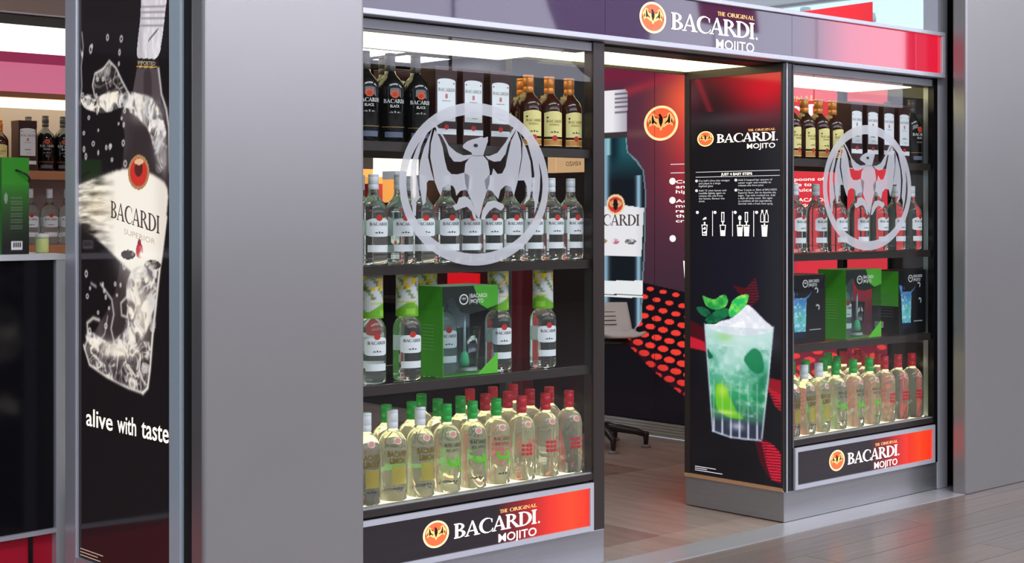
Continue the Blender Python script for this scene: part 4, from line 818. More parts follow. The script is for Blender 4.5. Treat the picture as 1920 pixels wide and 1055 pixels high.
# clear white-rum bottle
defkind('clear', 'rum_bottle', [(0.046, 0.0), (R0, 0.005), (R0, 0.03), (R0 * 0.985, 0.036), (R0, 0.042), (R0, 0.185), (0.051, 0.198), (0.046, 0.212), (0.037, 0.225), (0.027, 0.236), (0.021, 0.248), (0.0185, 0.262), (0.0178, 0.272)], M_clear, [
    ('cap', capmesh(0.0192, 0.269, 0.325, M_wcap), []),
    P('label', patch(R0 + 0.0006, -0.048, 0.048, 0.100, 0.162, arch=0.004, cut=0.006), M_paper, [
        P('lettering', curved(fit(serif('BACARDI', 0.05), -0.036, 0.036, 0.140, 0.011), R0 + 0.0012), M_txt),
        P('wing_mark', curved(wingmark(0, 0.112, 1.0), R0 + 0.0012), M_txt)]),
    P('seal', disc_on(R0 + 0.0018, 0, 0.168, 0.0125, 0.0115), M_red),
    P('strip_label', patch(R0 + 0.0006, -0.044, 0.044, 0.045, 0.070), M_paper, [P('fine_print', curved([R(-0.036, 0.03, 0.0615, 0.0628), R(-0.036, 0.036, 0.0535, 0.0548)], R0 + 0.0012), M_txt)]),
    P('rear_label', patch(R0 + 0.0006, -0.026 + pi * R0, 0.026 + pi * R0, 0.104, 0.158), mat('pale_label_back', (218, 230, 224), 0.5)),
])
# black-rum bottle
defkind('black', 'black_rum_bottle', [(0.047, 0), (R0, 0.005), (R0, 0.19), (0.0505, 0.204), (0.044, 0.220), (0.032, 0.235), (0.022, 0.246), (0.0185, 0.262)], M_blackglass, [
    ('cap', capmesh(0.0195, 0.258, 0.325, M_kcap), []),
    P('seal', disc_on(R0 + 0.0012, 0, 0.172, 0.0165, 0.0145), mat('orange_seal', (216, 92, 40), 0.45), [P('centre', disc_on(R0 + 0.0018, 0, 0.172, 0.009, 0.008), M_red)]),
    P('lettering', MB().add(*(lambda b: (b.v, b.f))(curved(fit(serif('BACARDI', 0.05), -0.043, 0.043, 0.140, 0.014), R0 + 0.0012))).add(*(lambda b: (b.v, b.f))(curved(fit(sans('BLACK', 0.01), -0.018, 0.018, 0.124, 0.010), R0 + 0.0012))), M_txtwhite),
    P('wing_mark', curved(wingmark(0, 0.104, 1.2), R0 + 0.0012), mat('silver_print', (150, 150, 150), 0.4)),
    P('strip_label', patch(R0 + 0.0006, -0.038, 0.038, 0.016, 0.036), mat('slate_strip', (96, 104, 128), 0.45)),
    P('band', patch(R0 + 0.0006, -0.05, 0.05, 0.052, 0.055), mat('brass_line', (150, 120, 70), 0.4, 0.4)),
])
# dark reserve bottle with cream label
defkind('reserve', 'reserve_rum_bottle', [(0.047, 0), (R0, 0.005), (R0, 0.155), (0.0515, 0.172), (0.045, 0.188), (0.033, 0.202), (0.024, 0.213), (0.020, 0.222)], M_amber, [
    ('cap', capmesh(0.0215, 0.218, 0.288, M_ocap), []),
    P('label', patch(R0 + 0.0006, -0.044, 0.044, 0.046, 0.140, arch=0.008), M_cream, [
        P('lettering', MB().add(*(lambda b: (b.v, b.f))(curved(fit(serif('BACARDI', 0.05), -0.034, 0.034, 0.103, 0.010), R0 + 0.0012))).add(*(lambda b: (b.v, b.f))(curved(fit(sans('RESERVA'), -0.022, 0.022, 0.090, 0.008), R0 + 0.0012))), mat('gold_brown_ink', (150, 110, 40), 0.5)),
        P('wing_mark', curved(wingmark(0, 0.062, 1.1), R0 + 0.0012), M_txt), P('dot_mark', disc_on(R0 + 0.0012, -0.03, 0.122, 0.004, 0.004, 8), M_txt)]),
    P('seal', disc_on(R0 + 0.0018, 0, 0.041, 0.012, 0.011), M_red),
    P('strip_label', patch(R0 + 0.0006, -0.045, 0.045, 0.010, 0.036), M_copper, [P('edge', MB().add(*(lambda b: (b.v, b.f))(patch(R0 + 0.001, -0.045, 0.045, 0.0095, 0.0125))).add(*(lambda b: (b.v, b.f))(patch(R0 + 0.001, -0.045, 0.045, 0.034, 0.0365))), mat('pale_gold_line', (246, 224, 150), 0.4))]),
    P('neck_tag', patch(0.034, -0.075, -0.03, 0.186, 0.212), mat('tan_neck_tag', (206, 176, 112), 0.5)),
])
# tall flavoured bottles
FP = [(0.049, 0), (0.0545, 0.005), (0.0545, 0.196), (0.0525, 0.212), (0.047, 0.227), (0.037, 0.240), (0.026, 0.249), (0.0195, 0.255), (0.0185, 0.263)]
RF = 0.0545
med = lambda: P('medallion', patch(0.0505, -0.0, 0.001, 0.215, 0.216), M_pinkring)
def medal():
    # sits on the sloping shoulder
    f = lambda u, v: (u, -(0.0535 - 0.30 * v - 0.9 * u * u / 0.05), 0.212 + v)
    return ('medallion', mk('medallion', [f(a, b) for a, b in ell(0, 0.006, 0.0155, 0.0125, 18)], [tuple(range(18))], M_pinkring), [('centre', mk('centre', [(lambda q: (q[0], q[1] - 0.001, q[2]))(f(a, b)) for a, b in ell(0, 0.006, 0.0115, 0.009, 18)], [tuple(range(18))], M_pink), [])])
blk = lambda u, z: ring_arc(u, z, 0.0066, 0.0064, 0.0014, 0.0012, 0, 360, 8)
defkind('lemon', 'lemon_rum_bottle', FP, M_pale, [('cap', capmesh(0.0205, 0.259, 0.325, M_wcap), []), medal(),
    P('fruit_print', patch(RF + 0.0006, -0.024, 0.034, 0.062, 0.128), mat('lemon_veil', (220, 198, 84), 0.4, trans=0.6)),
    P('lettering', MB().add(*(lambda b: (b.v, b.f))(curved(fit(sans('BACARDI', 0.03), -0.040, 0.040, 0.162, 0.019), RF + 0.0014))).add(*(lambda b: (b.v, b.f))(curved(fit(sans('LIMON', 0.04), -0.032, 0.032, 0.137, 0.020), RF + 0.0014))), M_olive),
    P('wing_mark', curved(wingmark(0, 0.045, 1.2), RF + 0.0012), M_txt)])
swirl = ring_arc(0.002, 0.118, 0.030, 0.020, 0.016, 0.008, 150, 415, 16) + [[(0.018, 0.106), (0.032, 0.112), (0.037, 0.090), (0.026, 0.092)], [(0.026, 0.092), (0.037, 0.090), (0.031, 0.070), (0.022, 0.078)]]
defkind('apple', 'apple_rum_bottle', FP, M_pale, [('cap', capmesh(0.0205, 0.259, 0.325, M_gcap), []), medal(),
    P('lettering', MB().add(*(lambda b: (b.v, b.f))(curved(fit(serif('BACARDI', 0.05), -0.036, 0.036, 0.170, 0.013), RF + 0.0012))).add(*(lambda b: (b.v, b.f))(curved(fit(sans('BIG APPLE'), -0.03, 0.03, 0.152, 0.011), RF + 0.0012))), mat('forest_ink', (24, 62, 30), 0.5)),
    P('fruit_print', curved(swirl, RF + 0.0026), M_apple), P('wing_mark', curved(wingmark(0, 0.040, 1.2), RF + 0.0012), M_txt)])
defkind('berry', 'berry_rum_bottle', FP, M_pale, [('cap', capmesh(0.0205, 0.259, 0.325, M_rcap), []), medal(),
    P('letter_block', curved([q for i in range(3) for j in range(3) for q in blk(-0.022 + 0.0165 * i, 0.104 + 0.0165 * j) + [R(-0.0295 + 0.0165 * i, -0.0265 + 0.0165 * i, 0.098 + 0.0165 * j, 0.110 + 0.0165 * j)]], RF + 0.0012), M_berry),
    P('small_lettering', curved(fit(sans('BACARDI'), -0.03, 0.03, 0.076, 0.008), RF + 0.0012), mat('tan_ink', (170, 130, 90), 0.5))])

def bottle(kind, x, y, z, rz, label, group):
    nm, parts = KIND[kind]; t = empty(nm, label, 'bottle', (x, y, z), rz, group)
    for n, me, subs in parts:
        c = ob(n, me, t)
        for sn, sm, _ in subs: ob(sn, sm, c)
    return t
ORD = ['first', 'second', 'third', 'fourth', 'fifth', 'sixth', 'seventh', 'eighth', 'ninth', 'tenth', 'eleventh', 'twelfth']
def row(kind, xs, y, z, rz, what, where, group, jit=0.004):
    for i, x in enumerate(xs):
        n = '%s, %s' % (what, where) if len(xs) == 1 else '%s %s, %s' % (ORD[i], what, where)
        bottle(kind, x, y + random.uniform(-jit, jit), z, rz + radians(random.uniform(-5, 5)), n, group)
G14 = radians(-14)
S1, S2, S3, S4 = SHELF[3] + 0.0005, SHELF[2] + 0.0005, SHELF[1] + 0.0005, SHELF[0] + 0.0005
# left display
row('black', [-2.300, -2.185, -2.068], 0.105, S1, G14, 'black rum bottle', 'counting from left in front, left window top shelf', 'black rum bottles')
row('black', [-2.235, -2.120], 0.225, S1, G14, 'black rum bottle', 'counting from left in the rear row, left window top shelf', 'black rum bottles')
row('reserve', [-1.493, -1.382, -1.271], 0.108, S1, G14, 'copper-capped reserve rum bottle', 'counting from left in front, left window top shelf', 'reserve rum bottles')
row('reserve', [-1.530, -1.405], 0.24, S1, G14, 'copper-capped reserve rum bottle', 'counting from left in the rear row, left window top shelf', 'reserve rum bottles')
row('clear', [-2.265, -2.145, -2.04, -1.924, -1.816, -1.705, -1.597, -1.489, -1.375, -1.264], 0.10, S2, G14, 'white-capped clear rum bottle', 'counting from left, left window second shelf', 'clear rum bottles')
row('clear', [-2.225, -2.0], 0.235, S2, G14, 'white-capped clear rum bottle', 'counting from left in the rear row, left window second shelf', 'clear rum bottles')
row('lemon', [-2.308, -2.183, -2.059], 0.09, S4, radians(-10), 'white-capped lemon rum bottle', 'counting from left in front, left window bottom shelf', 'flavoured rum bottles')
row('apple', [-1.931, -1.801, -1.676], 0.09, S4, radians(-10), 'green-capped apple rum bottle', 'counting from left in front, left window bottom shelf', 'flavoured rum bottles')
row('berry', [-1.547, -1.416, -1.288], 0.09, S4, radians(-8), 'red-capped berry rum bottle', 'counting from left in front, left window bottom shelf', 'flavoured rum bottles')
row('apple', [-2.110, -1.985], 0.225, S4, 0, 'green-capped apple rum bottle', 'counting from left behind the white caps, left window', 'flavoured rum bottles')
row('apple', [-1.855, -1.735], 0.235, S4, 0, 'green-capped apple rum bottle', 'counting from left behind the front green caps, left window', 'flavoured rum bottles')
row('berry', [-1.610, -1.490, -1.370, -1.255], 0.235, S4, 0, 'red-capped berry rum bottle', 'counting from left in the second row, left window', 'flavoured rum bottles')
row('berry', [-1.545, -1.425, -1.305], 0.40, S4, 0, 'red-capped berry rum bottle', 'counting from left in the rear row, left window', 'flavoured rum bottles')
bottle('apple', -1.80, 0.40, S4, 0, 'apple rum bottle with green cap, rearmost in the left window', 'flavoured rum bottles')
# right display
row('reserve', [0.175, 0.286, 0.395, 0.509], 0.10, S1, 0, 'copper-capped reserve rum bottle', 'counting from left in front, right window top shelf', 'reserve rum bottles')
row('reserve', [0.33], 0.24, S1, 0, 'copper-capped reserve rum bottle', 'behind the front row on the right window top shelf', 'reserve rum bottles')
row('black', [1.19], 0.10, S1, 0, 'black rum bottle', 'in front at the right end of the right window top shelf', 'black rum bottles')
row('black', [1.195], 0.25, S1, 0, 'black rum bottle', 'behind another at the right end of the right window', 'black rum bottles')
row('clear', [0.216, 0.374, 0.549, 0.718, 0.886, 1.045, 1.185], 0.10, S2, 0, 'white-capped clear rum bottle', 'counting from left, right window second shelf', 'clear rum bottles')
row('lemon', [0.150, 0.267, 0.389], 0.09, S4, 0, 'white-capped lemon rum bottle', 'counting from left in front, right window bottom shelf', 'flavoured rum bottles')
row('apple', [0.526, 0.662, 0.795], 0.09, S4, 0, 'green-capped apple rum bottle', 'counting from left in front, right window bottom shelf', 'flavoured rum bottles')
row('berry', [0.931, 1.058, 1.172], 0.09, S4, 0, 'red-capped berry rum bottle', 'counting from left in front, right window bottom shelf', 'flavoured rum bottles')
row('apple', [0.36, 0.475, 0.62, 0.74], 0.235, S4, 0, 'green-capped apple rum bottle', 'counting from left in the second row, right window', 'flavoured rum bottles')
row('berry', [0.86, 0.985, 1.10], 0.235, S4, 0, 'red-capped berry rum bottle', 'counting from left in the second row, right window', 'flavoured rum bottles')
row('apple', [0.52, 0.86], 0.38, S4, 0, 'green-capped apple rum bottle', 'counting from left in the rear row, right window', 'flavoured rum bottles')
row('berry', [1.0, 1.12], 0.38, S4, 0, 'red-capped berry rum bottle', 'counting from left in the rear row, right window', 'flavoured rum bottles')

# clear bottles dressed with a cocktail-glass neck sleeve
def sleeve_mesh():
    seg, nz = 28, 30; v = []; f = []; col = []; rs = np.random.RandomState(3)
    spots = [(rs.uniform(-pi, pi), rs.uniform(0.325, 0.385), rs.uniform(0.007, 0.012), rs.choice([0, 0, 1])) for _ in range(22)]
    for j in range(nz + 1):
        t = j / nz; z = 0.232 + t * 0.160; r = 0.0425 - 0.004 * t + 0.003 * t * t
        for k in range(seg):
            a = 2 * pi * k / seg; v.append((r * cos(a), r * sin(a), z))
            c = (112, 172, 48) if z < 0.272 + 0.016 * sin(a * 2) else (206, 206, 208)
            if 0.280 < z < 0.290 and sin(a * 2 + 0.6) > -0.3: c = (190, 196, 60)
            if z >= 0.30 and sin(a * 5 + 1 + z * 90) > 0.55: c = (112, 134, 70)
            if z > 0.372: c = (190, 186, 160)
            for sa, sz, sr, kind in spots:
                if (((a - sa + pi) % (2 * pi) - pi) * r) ** 2 + (z - sz) ** 2 < sr * sr: c = (236, 196, 30) if kind == 0 else (92, 128, 40)
            if z < 0.27 and 0.238 < z < 0.262 and sin(a * 2) > 0.6: c = (150, 206, 70)
            col.append(lin(c) + (1,))
    for j in range(nz):
        for k in range(seg):
            k2 = (k + 1) % seg; f.append((j * seg + k, j * seg + k2, (j + 1) * seg + k2, (j + 1) * seg + k))
    me = mk('neck_sleeve', v, f, mat_print('sleeve_print', 0.0, 0.4, 0.3, base=1)); at = me.color_attributes.new('ink', 'FLOAT_COLOR', 'POINT')
    at.data.foreach_set('color', np.array(col, dtype=np.float32).ravel()); return me
SLEEVE = sleeve_mesh()
for x, y, rz, lb_ in ((-2.272, 0.10, G14, 'leftmost clear bottle with a lemon and mint neck sleeve'), (-2.11, 0.10, G14, 'sleeved clear bottle just left of the green gift box'), (-1.625, 0.14, G14, 'sleeved clear bottle just right of the green gift box'), (-1.422, 0.10, G14, 'sleeved clear bottle standing alone at the right end'), (-2.19, 0.25, G14, 'sleeved clear bottle behind the two left ones'), (-1.83, 0.33, G14, 'sleeved clear bottle hidden behind the green gift box')):
    t = bottle('clear', x, y, S3, rz, lb_, 'bottles with neck sleeves'); ob('neck_sleeve', SLEEVE, t, rz=random.uniform(0, 6))

# ------------------------------------------------------------------ cartons of aged rum
M_carton = mat('maroon_carton', (58, 28, 26), 0.4, noise=(8, 0.15, (1, 1, 1)))
def carton(x, y, z, label, w=0.098, rz=0.0):
    t = empty('rum_carton', label, 'carton', (x, y, z), rz, 'aged rum cartons'); h = w / 2
    MB().box(-h, h, -0.05, 0.05, 0, 0.284).build('carton', M_carton, t, bevel=0.002)
    for i in range(4): MB().box(-h - 0.001, h + 0.001, -0.051, 0.051, 0.249 + 0.009 * i, 0.2535 + 0.009 * i).build('ridge', M_carton, t)
    MB().box(-h - 0.0015, h + 0.0015, -0.0515, 0.0515, 0.284, 0.288).build('lid', mat('maroon_lid', (96, 66, 60), 0.3), t)
    k = w * 0.42; top = [(-k, 0.085), (k, 0.085), (k, 0.234)] + [(k * cos(radians(a)), 0.234 + 0.010 * sin(radians(a))) for a in range(15, 180, 15)] + [(-k, 0.234)]
    l = MB().flat([top], sheet(-0.0506)).build('label', M_paper, t)
    MB().flat(fit(serif('BACARDI', 0.05), -k * 0.92, k * 0.92, 0.196, 0.012), sheet(-0.0512)).build('lettering', mat('pale_ink', (150, 146, 140), 0.5), l)
    MB().flat(fit(sans('8', 0.02), -0.006, 0.006, 0.170, 0.017), sheet(-0.0512)).build('numeral', M_txtred, l)
    MB().flat(wingmark(0, 0.118, 1.1) + [R(-0.02, 0.02, 0.160, 0.1615), ell(-k * .82, 0.226, .003, .003, 8), ell(k * .82, 0.226, .003, .003, 8), R(-0.008, 0.02, 0.099, 0.1005)], sheet(-0.0512)).build('marks', M_txt, l)
    MB().flat([R(-k * 1.1, k * 1.1, 0.036, 0.057)], sheet(-0.0506)).build('strip_label', M_paper, t)
    MB().flat([ell(0, 0.063, 0.012, 0.010, 16)], sheet(-0.0512)).build('seal', M_red, t)
    return t
for i, x in enumerate((-1.955, -1.822, -1.684)): carton(x, 0.11, S1, '%s maroon carton with cream label and red 8, left window' % ['left', 'middle', 'right'][i], 0.104)
for i, x in enumerate((0.655, 0.79, 0.93, 1.065)): carton(x, 0.11, S1, '%s maroon carton with cream label from the left, right window' % ORD[i], 0.098)
carton(-2.02, 0.30, S1, 'maroon carton standing behind the black bottles', 0.104)

# ------------------------------------------------------------------ gift boxes
M_green = mat('green_card', (76, 168, 46), 0.35, noise=(5, 0.35, (1, 1, 1)))
M_dgreen = mat('dark_header_card', (32, 40, 36), 0.35)
M_film = mat_pane('clear_film_window', (242, 246, 247), 1.4)
def tiny_logo(cu, cv, s, fn, par, name='logo'):
    b = MB().flat(ellring(cu, cv, 0.018 * s, 0.016 * s, 0.78, 24), fn).flat([[(cu + a * 0.014 * s, cv + b_ * 0.013 * s) for a, b_ in p] for p in (EMB['body'], EMB['w1'], EMB['w1r'])], fn).flat([R(cu + 0.023 * s, cu + 0.0245 * s, cv - 0.016 * s, cv + 0.016 * s)], fn)
    b.flat(fit(sans('BACARDI', 0.01), cu + 0.028 * s, cu + 0.092 * s, cv + 0.004 * s, 0.012 * s), fn).flat(fit(sans('MOJITO', 0.01), cu + 0.028 * s, cu + 0.078 * s, cv - 0.012 * s, 0.012 * s), fn)
    return b.build(name, M_txtwhite, par)
def window_box(x0, x1, z, label, front=0.05, depth=0.165):
    w = x1 - x0; t = empty('gift_box', label, 'gift box', (x0, front, z)); H = 0.336
    MB().box(0, 0.003, 0, depth, 0, H).build('side_panel', M_green, t)
    MB().box(w - 0.003, w, 0, depth, 0, H).build('side_panel', M_film, t)
    MB().box(0.003, w - 0.003, depth - 0.003, depth, 0, H).build('back_panel', mat('grey_blue_backing_card', (178, 188, 198), 0.5), t)
    MB().box(0.003, w - 0.003, 0.003, depth - 0.003, 0, 0.003).build('base_panel', M_green, t)
    MB().box(0.003, w - 0.003, 0.003, depth - 0.003, H - 0.003, H).build('top_panel', mat('pale_green_top', (124, 168, 120), 0.4), t)
    F = lambda u, v, q: (u, q, v)
    MB().slab(R(0.003, w - 0.003, 0.003, H - 0.003), F, 0.0006, 0.002).build('film_window', M_film, t)
    hd = [(0.0, H), (0.0, H - 0.075), (w * 0.12, H - 0.045), (w * 0.2, H - 0.04), (w * 0.25, H - 0.07), (w * 0.33, H - 0.098), (w * 0.5, H - 0.106), (w * 0.75, H - 0.095), (w, H - 0.078), (w, H)]
    MB().slab(hd, F, -0.0012, 0.0004).build('header', M_dgreen, t)
    MB().slab([(w * 0.55, H), (w * 0.66, H - 0.07), (w * 0.8, H - 0.088), (w, H - 0.075), (w, H)], F, -0.002, -0.0013).build('header_flash', M_green, t)
    MB().slab([(w * 0.62, 0.0), (w, 0.0), (w, 0.078)], F, -0.0012, 0.0004).build('corner_flash', mat('bright_green_card', (96, 196, 52), 0.4), t)
    tiny_logo(w * 0.37, H - 0.050, 1.25, sheet(-0.0026), t)
    b = MB()
    for i in range(8): b.flat([[(-0.0008, 0.05, 0.19 - 0.013 * i), (-0.0008, 0.12, 0.19 - 0.013 * i), (-0.0008, 0.12, 0.192 - 0.013 * i), (-0.0008, 0.05, 0.192 - 0.013 * i)]], lambda *a: a[0]) if False else b.add([(-0.0008, 0.05, 0.19 - 0.013 * i), (-0.0008, 0.12, 0.19 - 0.013 * i), (-0.0008, 0.12, 0.192 - 0.013 * i), (-0.0008, 0.05, 0.192 - 0.013 * i)], [(0, 1, 2, 3)])
    b.build('side_print', mat('pale_green_ink', (150, 200, 130), 0.5), t)
    cx = x0
    bottle('clear', x0 + 0.07, front + 0.082, z + 0.0035, G14, label.replace('gift box', 'clear bottle packed inside the gift box', 1) if False else 'clear rum bottle packed inside the ' + label, 'bottles packed in gift boxes')
    g = empty('tumbler', 'empty tumbler packed inside the ' + label, 'glass', (x0 + 0.195, front + 0.085, z + 0.0035))
    MB().lathe([(0.034, 0), (0.036, 0.004), (0.050, 0.17), (0.047, 0.17), (0.034, 0.015), (0.001, 0.014)], 24, cap=True).build('bowl', mat_pane('tumbler_glass', (216, 224, 228), 2.5), g, smooth=True)
    MB().lathe([(0.0362, 0.004), (0.0375, 0.012), (0.0362, 0.02)], 24, cap=False).build('foot_ring', M_txtwhite, g, smooth=True)
    m = empty('muddler', 'green-tipped muddler packed inside the ' + label, 'muddler', (x0 + 0.132, front + 0.03, z + 0.0035))
    MB().lathe([(0.016, 0.03), (0.019, 0.045), (0.014, 0.075), (0.006, 0.085)], 14).build('head', mat('mint_plastic', (70, 200, 140), 0.35), m, smooth=True)
    MB().lathe([(0.006, 0.085), (0.0045, 0.22)], 10).build('shaft', mat('clear_plastic', (190, 206, 206), 0.2), m, smooth=True)
    return t
window_box(-1.981, -1.708, S3, 'green windowed gift box in the left display')
window_box(0.551, 0.845, S3, 'green windowed gift box in the right display')
def splash_print():
    A = Art(0.004, 0.256, 0.004, 0.318, 120, 150, (20, 20, 24)); n = A.noise(70, 70, 41); f = 1 - np.abs(2 * A.noise(50, 50, 42) - 1)
    g = A.mask([(0.02, 0.21), (0.12, 0.215), (0.112, 0.03), (0.035, 0.025)]); t = np.clip((A.V - 0.03) / 0.17, 0, 1)
    col = np.stack([np.interp(t, [0, .2, .5, 1], np.array(c) / 255.) for c in ([40, 90, 120, 60], [60, 176, 200, 120], [90, 190, 206, 170])], -1)
    A.mixa(g, col); A.mix(g * np.clip(n * 3 - 1.4, 0, 1), (206, 240, 240)); A.mix(g * (A.V < 0.055), (26, 34, 60)); A.glow(0.075, 0.12, 0.02, 0.02, (30, 130, 90), 0.5)
    for p in ([(0.02, 0.20), (0.0, 0.25), (0.03, 0.245), (0.05, 0.20)], [(0.09, 0.20), (0.15, 0.235), (0.17, 0.25), (0.12, 0.20)], [(0.03, 0.19), (0.05, 0.24), (0.07, 0.20)]):
        A.mix(A.soft(A.mask(p), 2) * np.clip(f * 3 - 1.4, 0, 1), (90, 130, 190))
    for u, v in ((0.19, 0.245), (0.20, 0.165)): A.mix(np.exp(-((np.hypot(A.U - u, A.V - v) - 0.012) / 0.004) ** 2) * (A.U + A.V > u + v - 0.004), (206, 212, 216))
    A.mix((np.abs(A.V - 0.062) < 0.0016) * (A.U > 0.14) * (A.U < 0.225), (160, 165, 168)); return A
SPL = splash_print()
def black_box(x0, x1, z, label, depth=0.16, green_side=True):
    w = x1 - x0; t = empty('gift_box', label, 'gift box', (x0, 0.05, z)); k = w / 0.26
    MB().box(0, w, 0.0, depth, 0, 0.322).build('carton', mat('black_card', (24, 24, 28), 0.35), t, bevel=0.0015)
    s = ob('print', SPL.mesh('print', lambda u, v: (u * k, -0.0006, v), mat_print('card_print', 0.12, 0.35, 0.4, base=1)), t)  # faint glow put into the card ink; nothing lights it from behind
    MB().slab(R(0.002, depth - 0.002, 0.14, 0.318), lambda u, v, q: (q, u, v), -0.0012, -0.0004).build('green_side', M_green, t)
    b = MB()
    for i in range(9): b.add([(-0.0016, 0.03, 0.20 - 0.014 * i), (-0.0016, 0.12, 0.20 - 0.014 * i), (-0.0016, 0.12, 0.202 - 0.014 * i), (-0.0016, 0.03, 0.202 - 0.014 * i)], [(0, 1, 2, 3)])
    b.build('side_print', mat('grey_ink_card', (120, 124, 122), 0.5), t)
    b = MB().add([(-0.0016, 0.09, 0.03), (-0.0016, 0.14, 0.03), (-0.0016, 0.14, 0.06), (-0.0016, 0.09, 0.06)], [(0, 1, 2, 3)]); bc = b.build('barcode', M_txtwhite, t)
    b = MB()
    for i in range(9): b.add([(-0.0022, 0.094 + 0.005 * i, 0.034), (-0.0022, 0.0963 + 0.005 * i, 0.034), (-0.0022, 0.0963 + 0.005 * i, 0.057), (-0.0022, 0.094 + 0.005 * i, 0.057)], [(0, 1, 2, 3)])
    b.build('bars', M_txt, bc)
    tiny_logo(w * 0.42, 0.280, 1.15, sheet(-0.0014), t)
    return t
black_box(0.110, 0.385, S3, 'black gift box with a blue splashing glass, left of the green one')
black_box(1.000, 1.245, S3, 'black gift box with a blue splashing glass, right of the green one')

# ------------------------------------------------------------------ stool behind the doorway
st = empty('swivel_stool', 'white-seated swivel stool with a black star base behind the doorway', 'stool', (1.02, 2.17, 0))
M_blkp = mat('black_plastic', (30, 30, 33), 0.35)
for k in range(5):
    a = radians(-47.5 + 72 * k); c, s = cos(a), sin(a)
    l = MB().tube([(0.03 * c, 0.03 * s, 0.115), (0.12 * c, 0.12 * s, 0.112), (0.22 * c, 0.22 * s, 0.095), (0.275 * c, 0.275 * s, 0.078)], [0.028, 0.025, 0.021, 0.017], 10).build('leg', M_blkp, st, smooth=True)
    MB().lathe([(0.013, 0.012), (0.016, 0.05), (0.020, 0.085), (0.016, 0.094)], 12, 0.278 * c, 0.278 * s).build('post', M_blkp, l, smooth=True)
    MB().lathe([(0.030, 0.001), (0.031, 0.004), (0.026, 0.014), (0.014, 0.018)], 16, 0.278 * c, 0.278 * s).build('glide', mat('grey_glide', (110, 108, 108), 0.4), l, smooth=True)
MB().lathe([(0.035, 0.08), (0.032, 0.14), (0.026, 0.15), (0.026, 0.36), (0.018, 0.37), (0.018, 0.66)], 16).build('gas_column', M_blkp, st, smooth=True)
MB().lathe([(0.10, 0.62), (0.12, 0.635), (0.08, 0.66)], 16, 0.06, -0.055).build('mount', M_blkp, st, smooth=True)
def shell():
    nu, nv = 17, 19; v = []; f = []
    for j in range(nv):
        t = j / (nv - 1)
        for i in range(nu):
            s = 2 * i / (nu - 1) - 1
            if t < 0.5: yy = 0.20 - 0.40 * (t / 0.5); zz = 0.665 - 0.02 * sin(pi * t / 0.5); hw = 0.22 * (0.85 + 0.3 * t)
            else:
                q = (t - 0.5) / 0.5; yy = -0.20 - 0.06 * q; zz = 0.665 + 0.24 * q ** 1.3; hw = 0.215 - 0.03 * q ** 2
            edge = abs(s) ** 4
            v.append((s * hw, yy + (0.02 * edge if t > 0.5 else 0), zz + (0.03 * edge if t < 0.55 else 0)))
    for j in range(nv - 1):
        for i in range(nu - 1): f.append((j * nu + i, j * nu + i + 1, (j + 1) * nu + i + 1, (j + 1) * nu + i))
    return v, f
sv, sf = shell()
so = ob('seat_shell', mk('seat_shell', sv, sf, mat('white_seat_plastic', (226, 230, 232), 0.3), True), st, (0.075, -0.07, 0.14), radians(-205)); so.scale = (0.72, 0.72, 0.80)
so.modifiers.new('thick', 'SOLIDIFY').thickness = 0.018
b = MB()
for i in range(4): b.box(-0.075, 0.075, -0.2275 - 0.009 * i, -0.20 - 0.009 * i, 0.735 + 0.032 * i, 0.741 + 0.032 * i)
sl = b.build('back_slots', M_blkp, so)

# ------------------------------------------------------------------ other things on the inner right wall
kz = empty('beige_sign', 'small beige backlit sign with reversed lettering on the inner wall', 'sign', (1.59, 2.958, 1.749))
MB().box(-0.03, 0.008, -0.155, 0.155, -0.056, 0.056).build('box', mat('beige_sign_face', (206, 160, 116), 0.4, emit=(222, 176, 132), es=0.75), kz, bevel=0.003)
MB().flat(fit(sans('KENZO'), -0.05, 0.09, -0.012, 0.028), lambda u, v: (-0.0312, u - 0.03, v)).build('lettering', mat('brown_sign_ink', (84, 52, 34), 0.5), kz)
MB().box(-0.028, 0.008, 0.165, 0.24, -0.056, 0.056).build('end_block', mat('beige_sign_face'), kz)
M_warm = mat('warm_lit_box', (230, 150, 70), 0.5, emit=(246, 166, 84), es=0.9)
wb = empty('lit_shelf_unit', 'warmly lit shelf unit at the back of the inner wall', 'shelf', (1.59, 5.05, 0))
MB().box(-0.22, 0.008, -0.40, 0.40, 1.48, 1.50).build('shelf_board', M_brown, wb)
MB().box(-0.22, 0.008, -0.40, 0.40, 1.92, 1.94).build('shelf_board', M_brown, wb)
MB().box(-0.02, 0.008, -0.40, 0.40, 1.50, 1.92).build('lit_back', mat('pale_lit_back', (255, 250, 240), 0.5, emit=(255, 248, 236), es=1.2), wb)
for i, (y0, y1, z1) in enumerate(((0.16, 0.34, 1.78), (0.05, 0.14, 1.86), (-0.1, 0.03, 1.70), (-0.36, -0.2, 1.74))):
    t = empty('perfume_box', ['dark red perfume box at the left of the lit shelf', 'tall amber perfume box on the lit shelf', 'low red perfume box on the lit shelf', 'orange perfume box at the right of the lit shelf'][i], 'box', (1.46, 5.05 + (y0 + y1) / 2, 1.501))
    h = (y1 - y0) / 2; MB().box(-0.05, 0.05, -h, h, 0, (z1 - 1.5) * 0.72).build('carton', [mat('dark_red_card', (96, 30, 34), 0.4), M_warm, mat('red_card', (196, 50, 50), 0.4), M_warm][i], t, bevel=0.002)
    MB().box(-0.051, 0.051, -h - 0.001, h + 0.001, (z1 - 1.5) * 0.72, (z1 - 1.5) * 0.98).build('lid', [M_paper, M_brown, M_warm, M_paper][i], t, bevel=0.002)
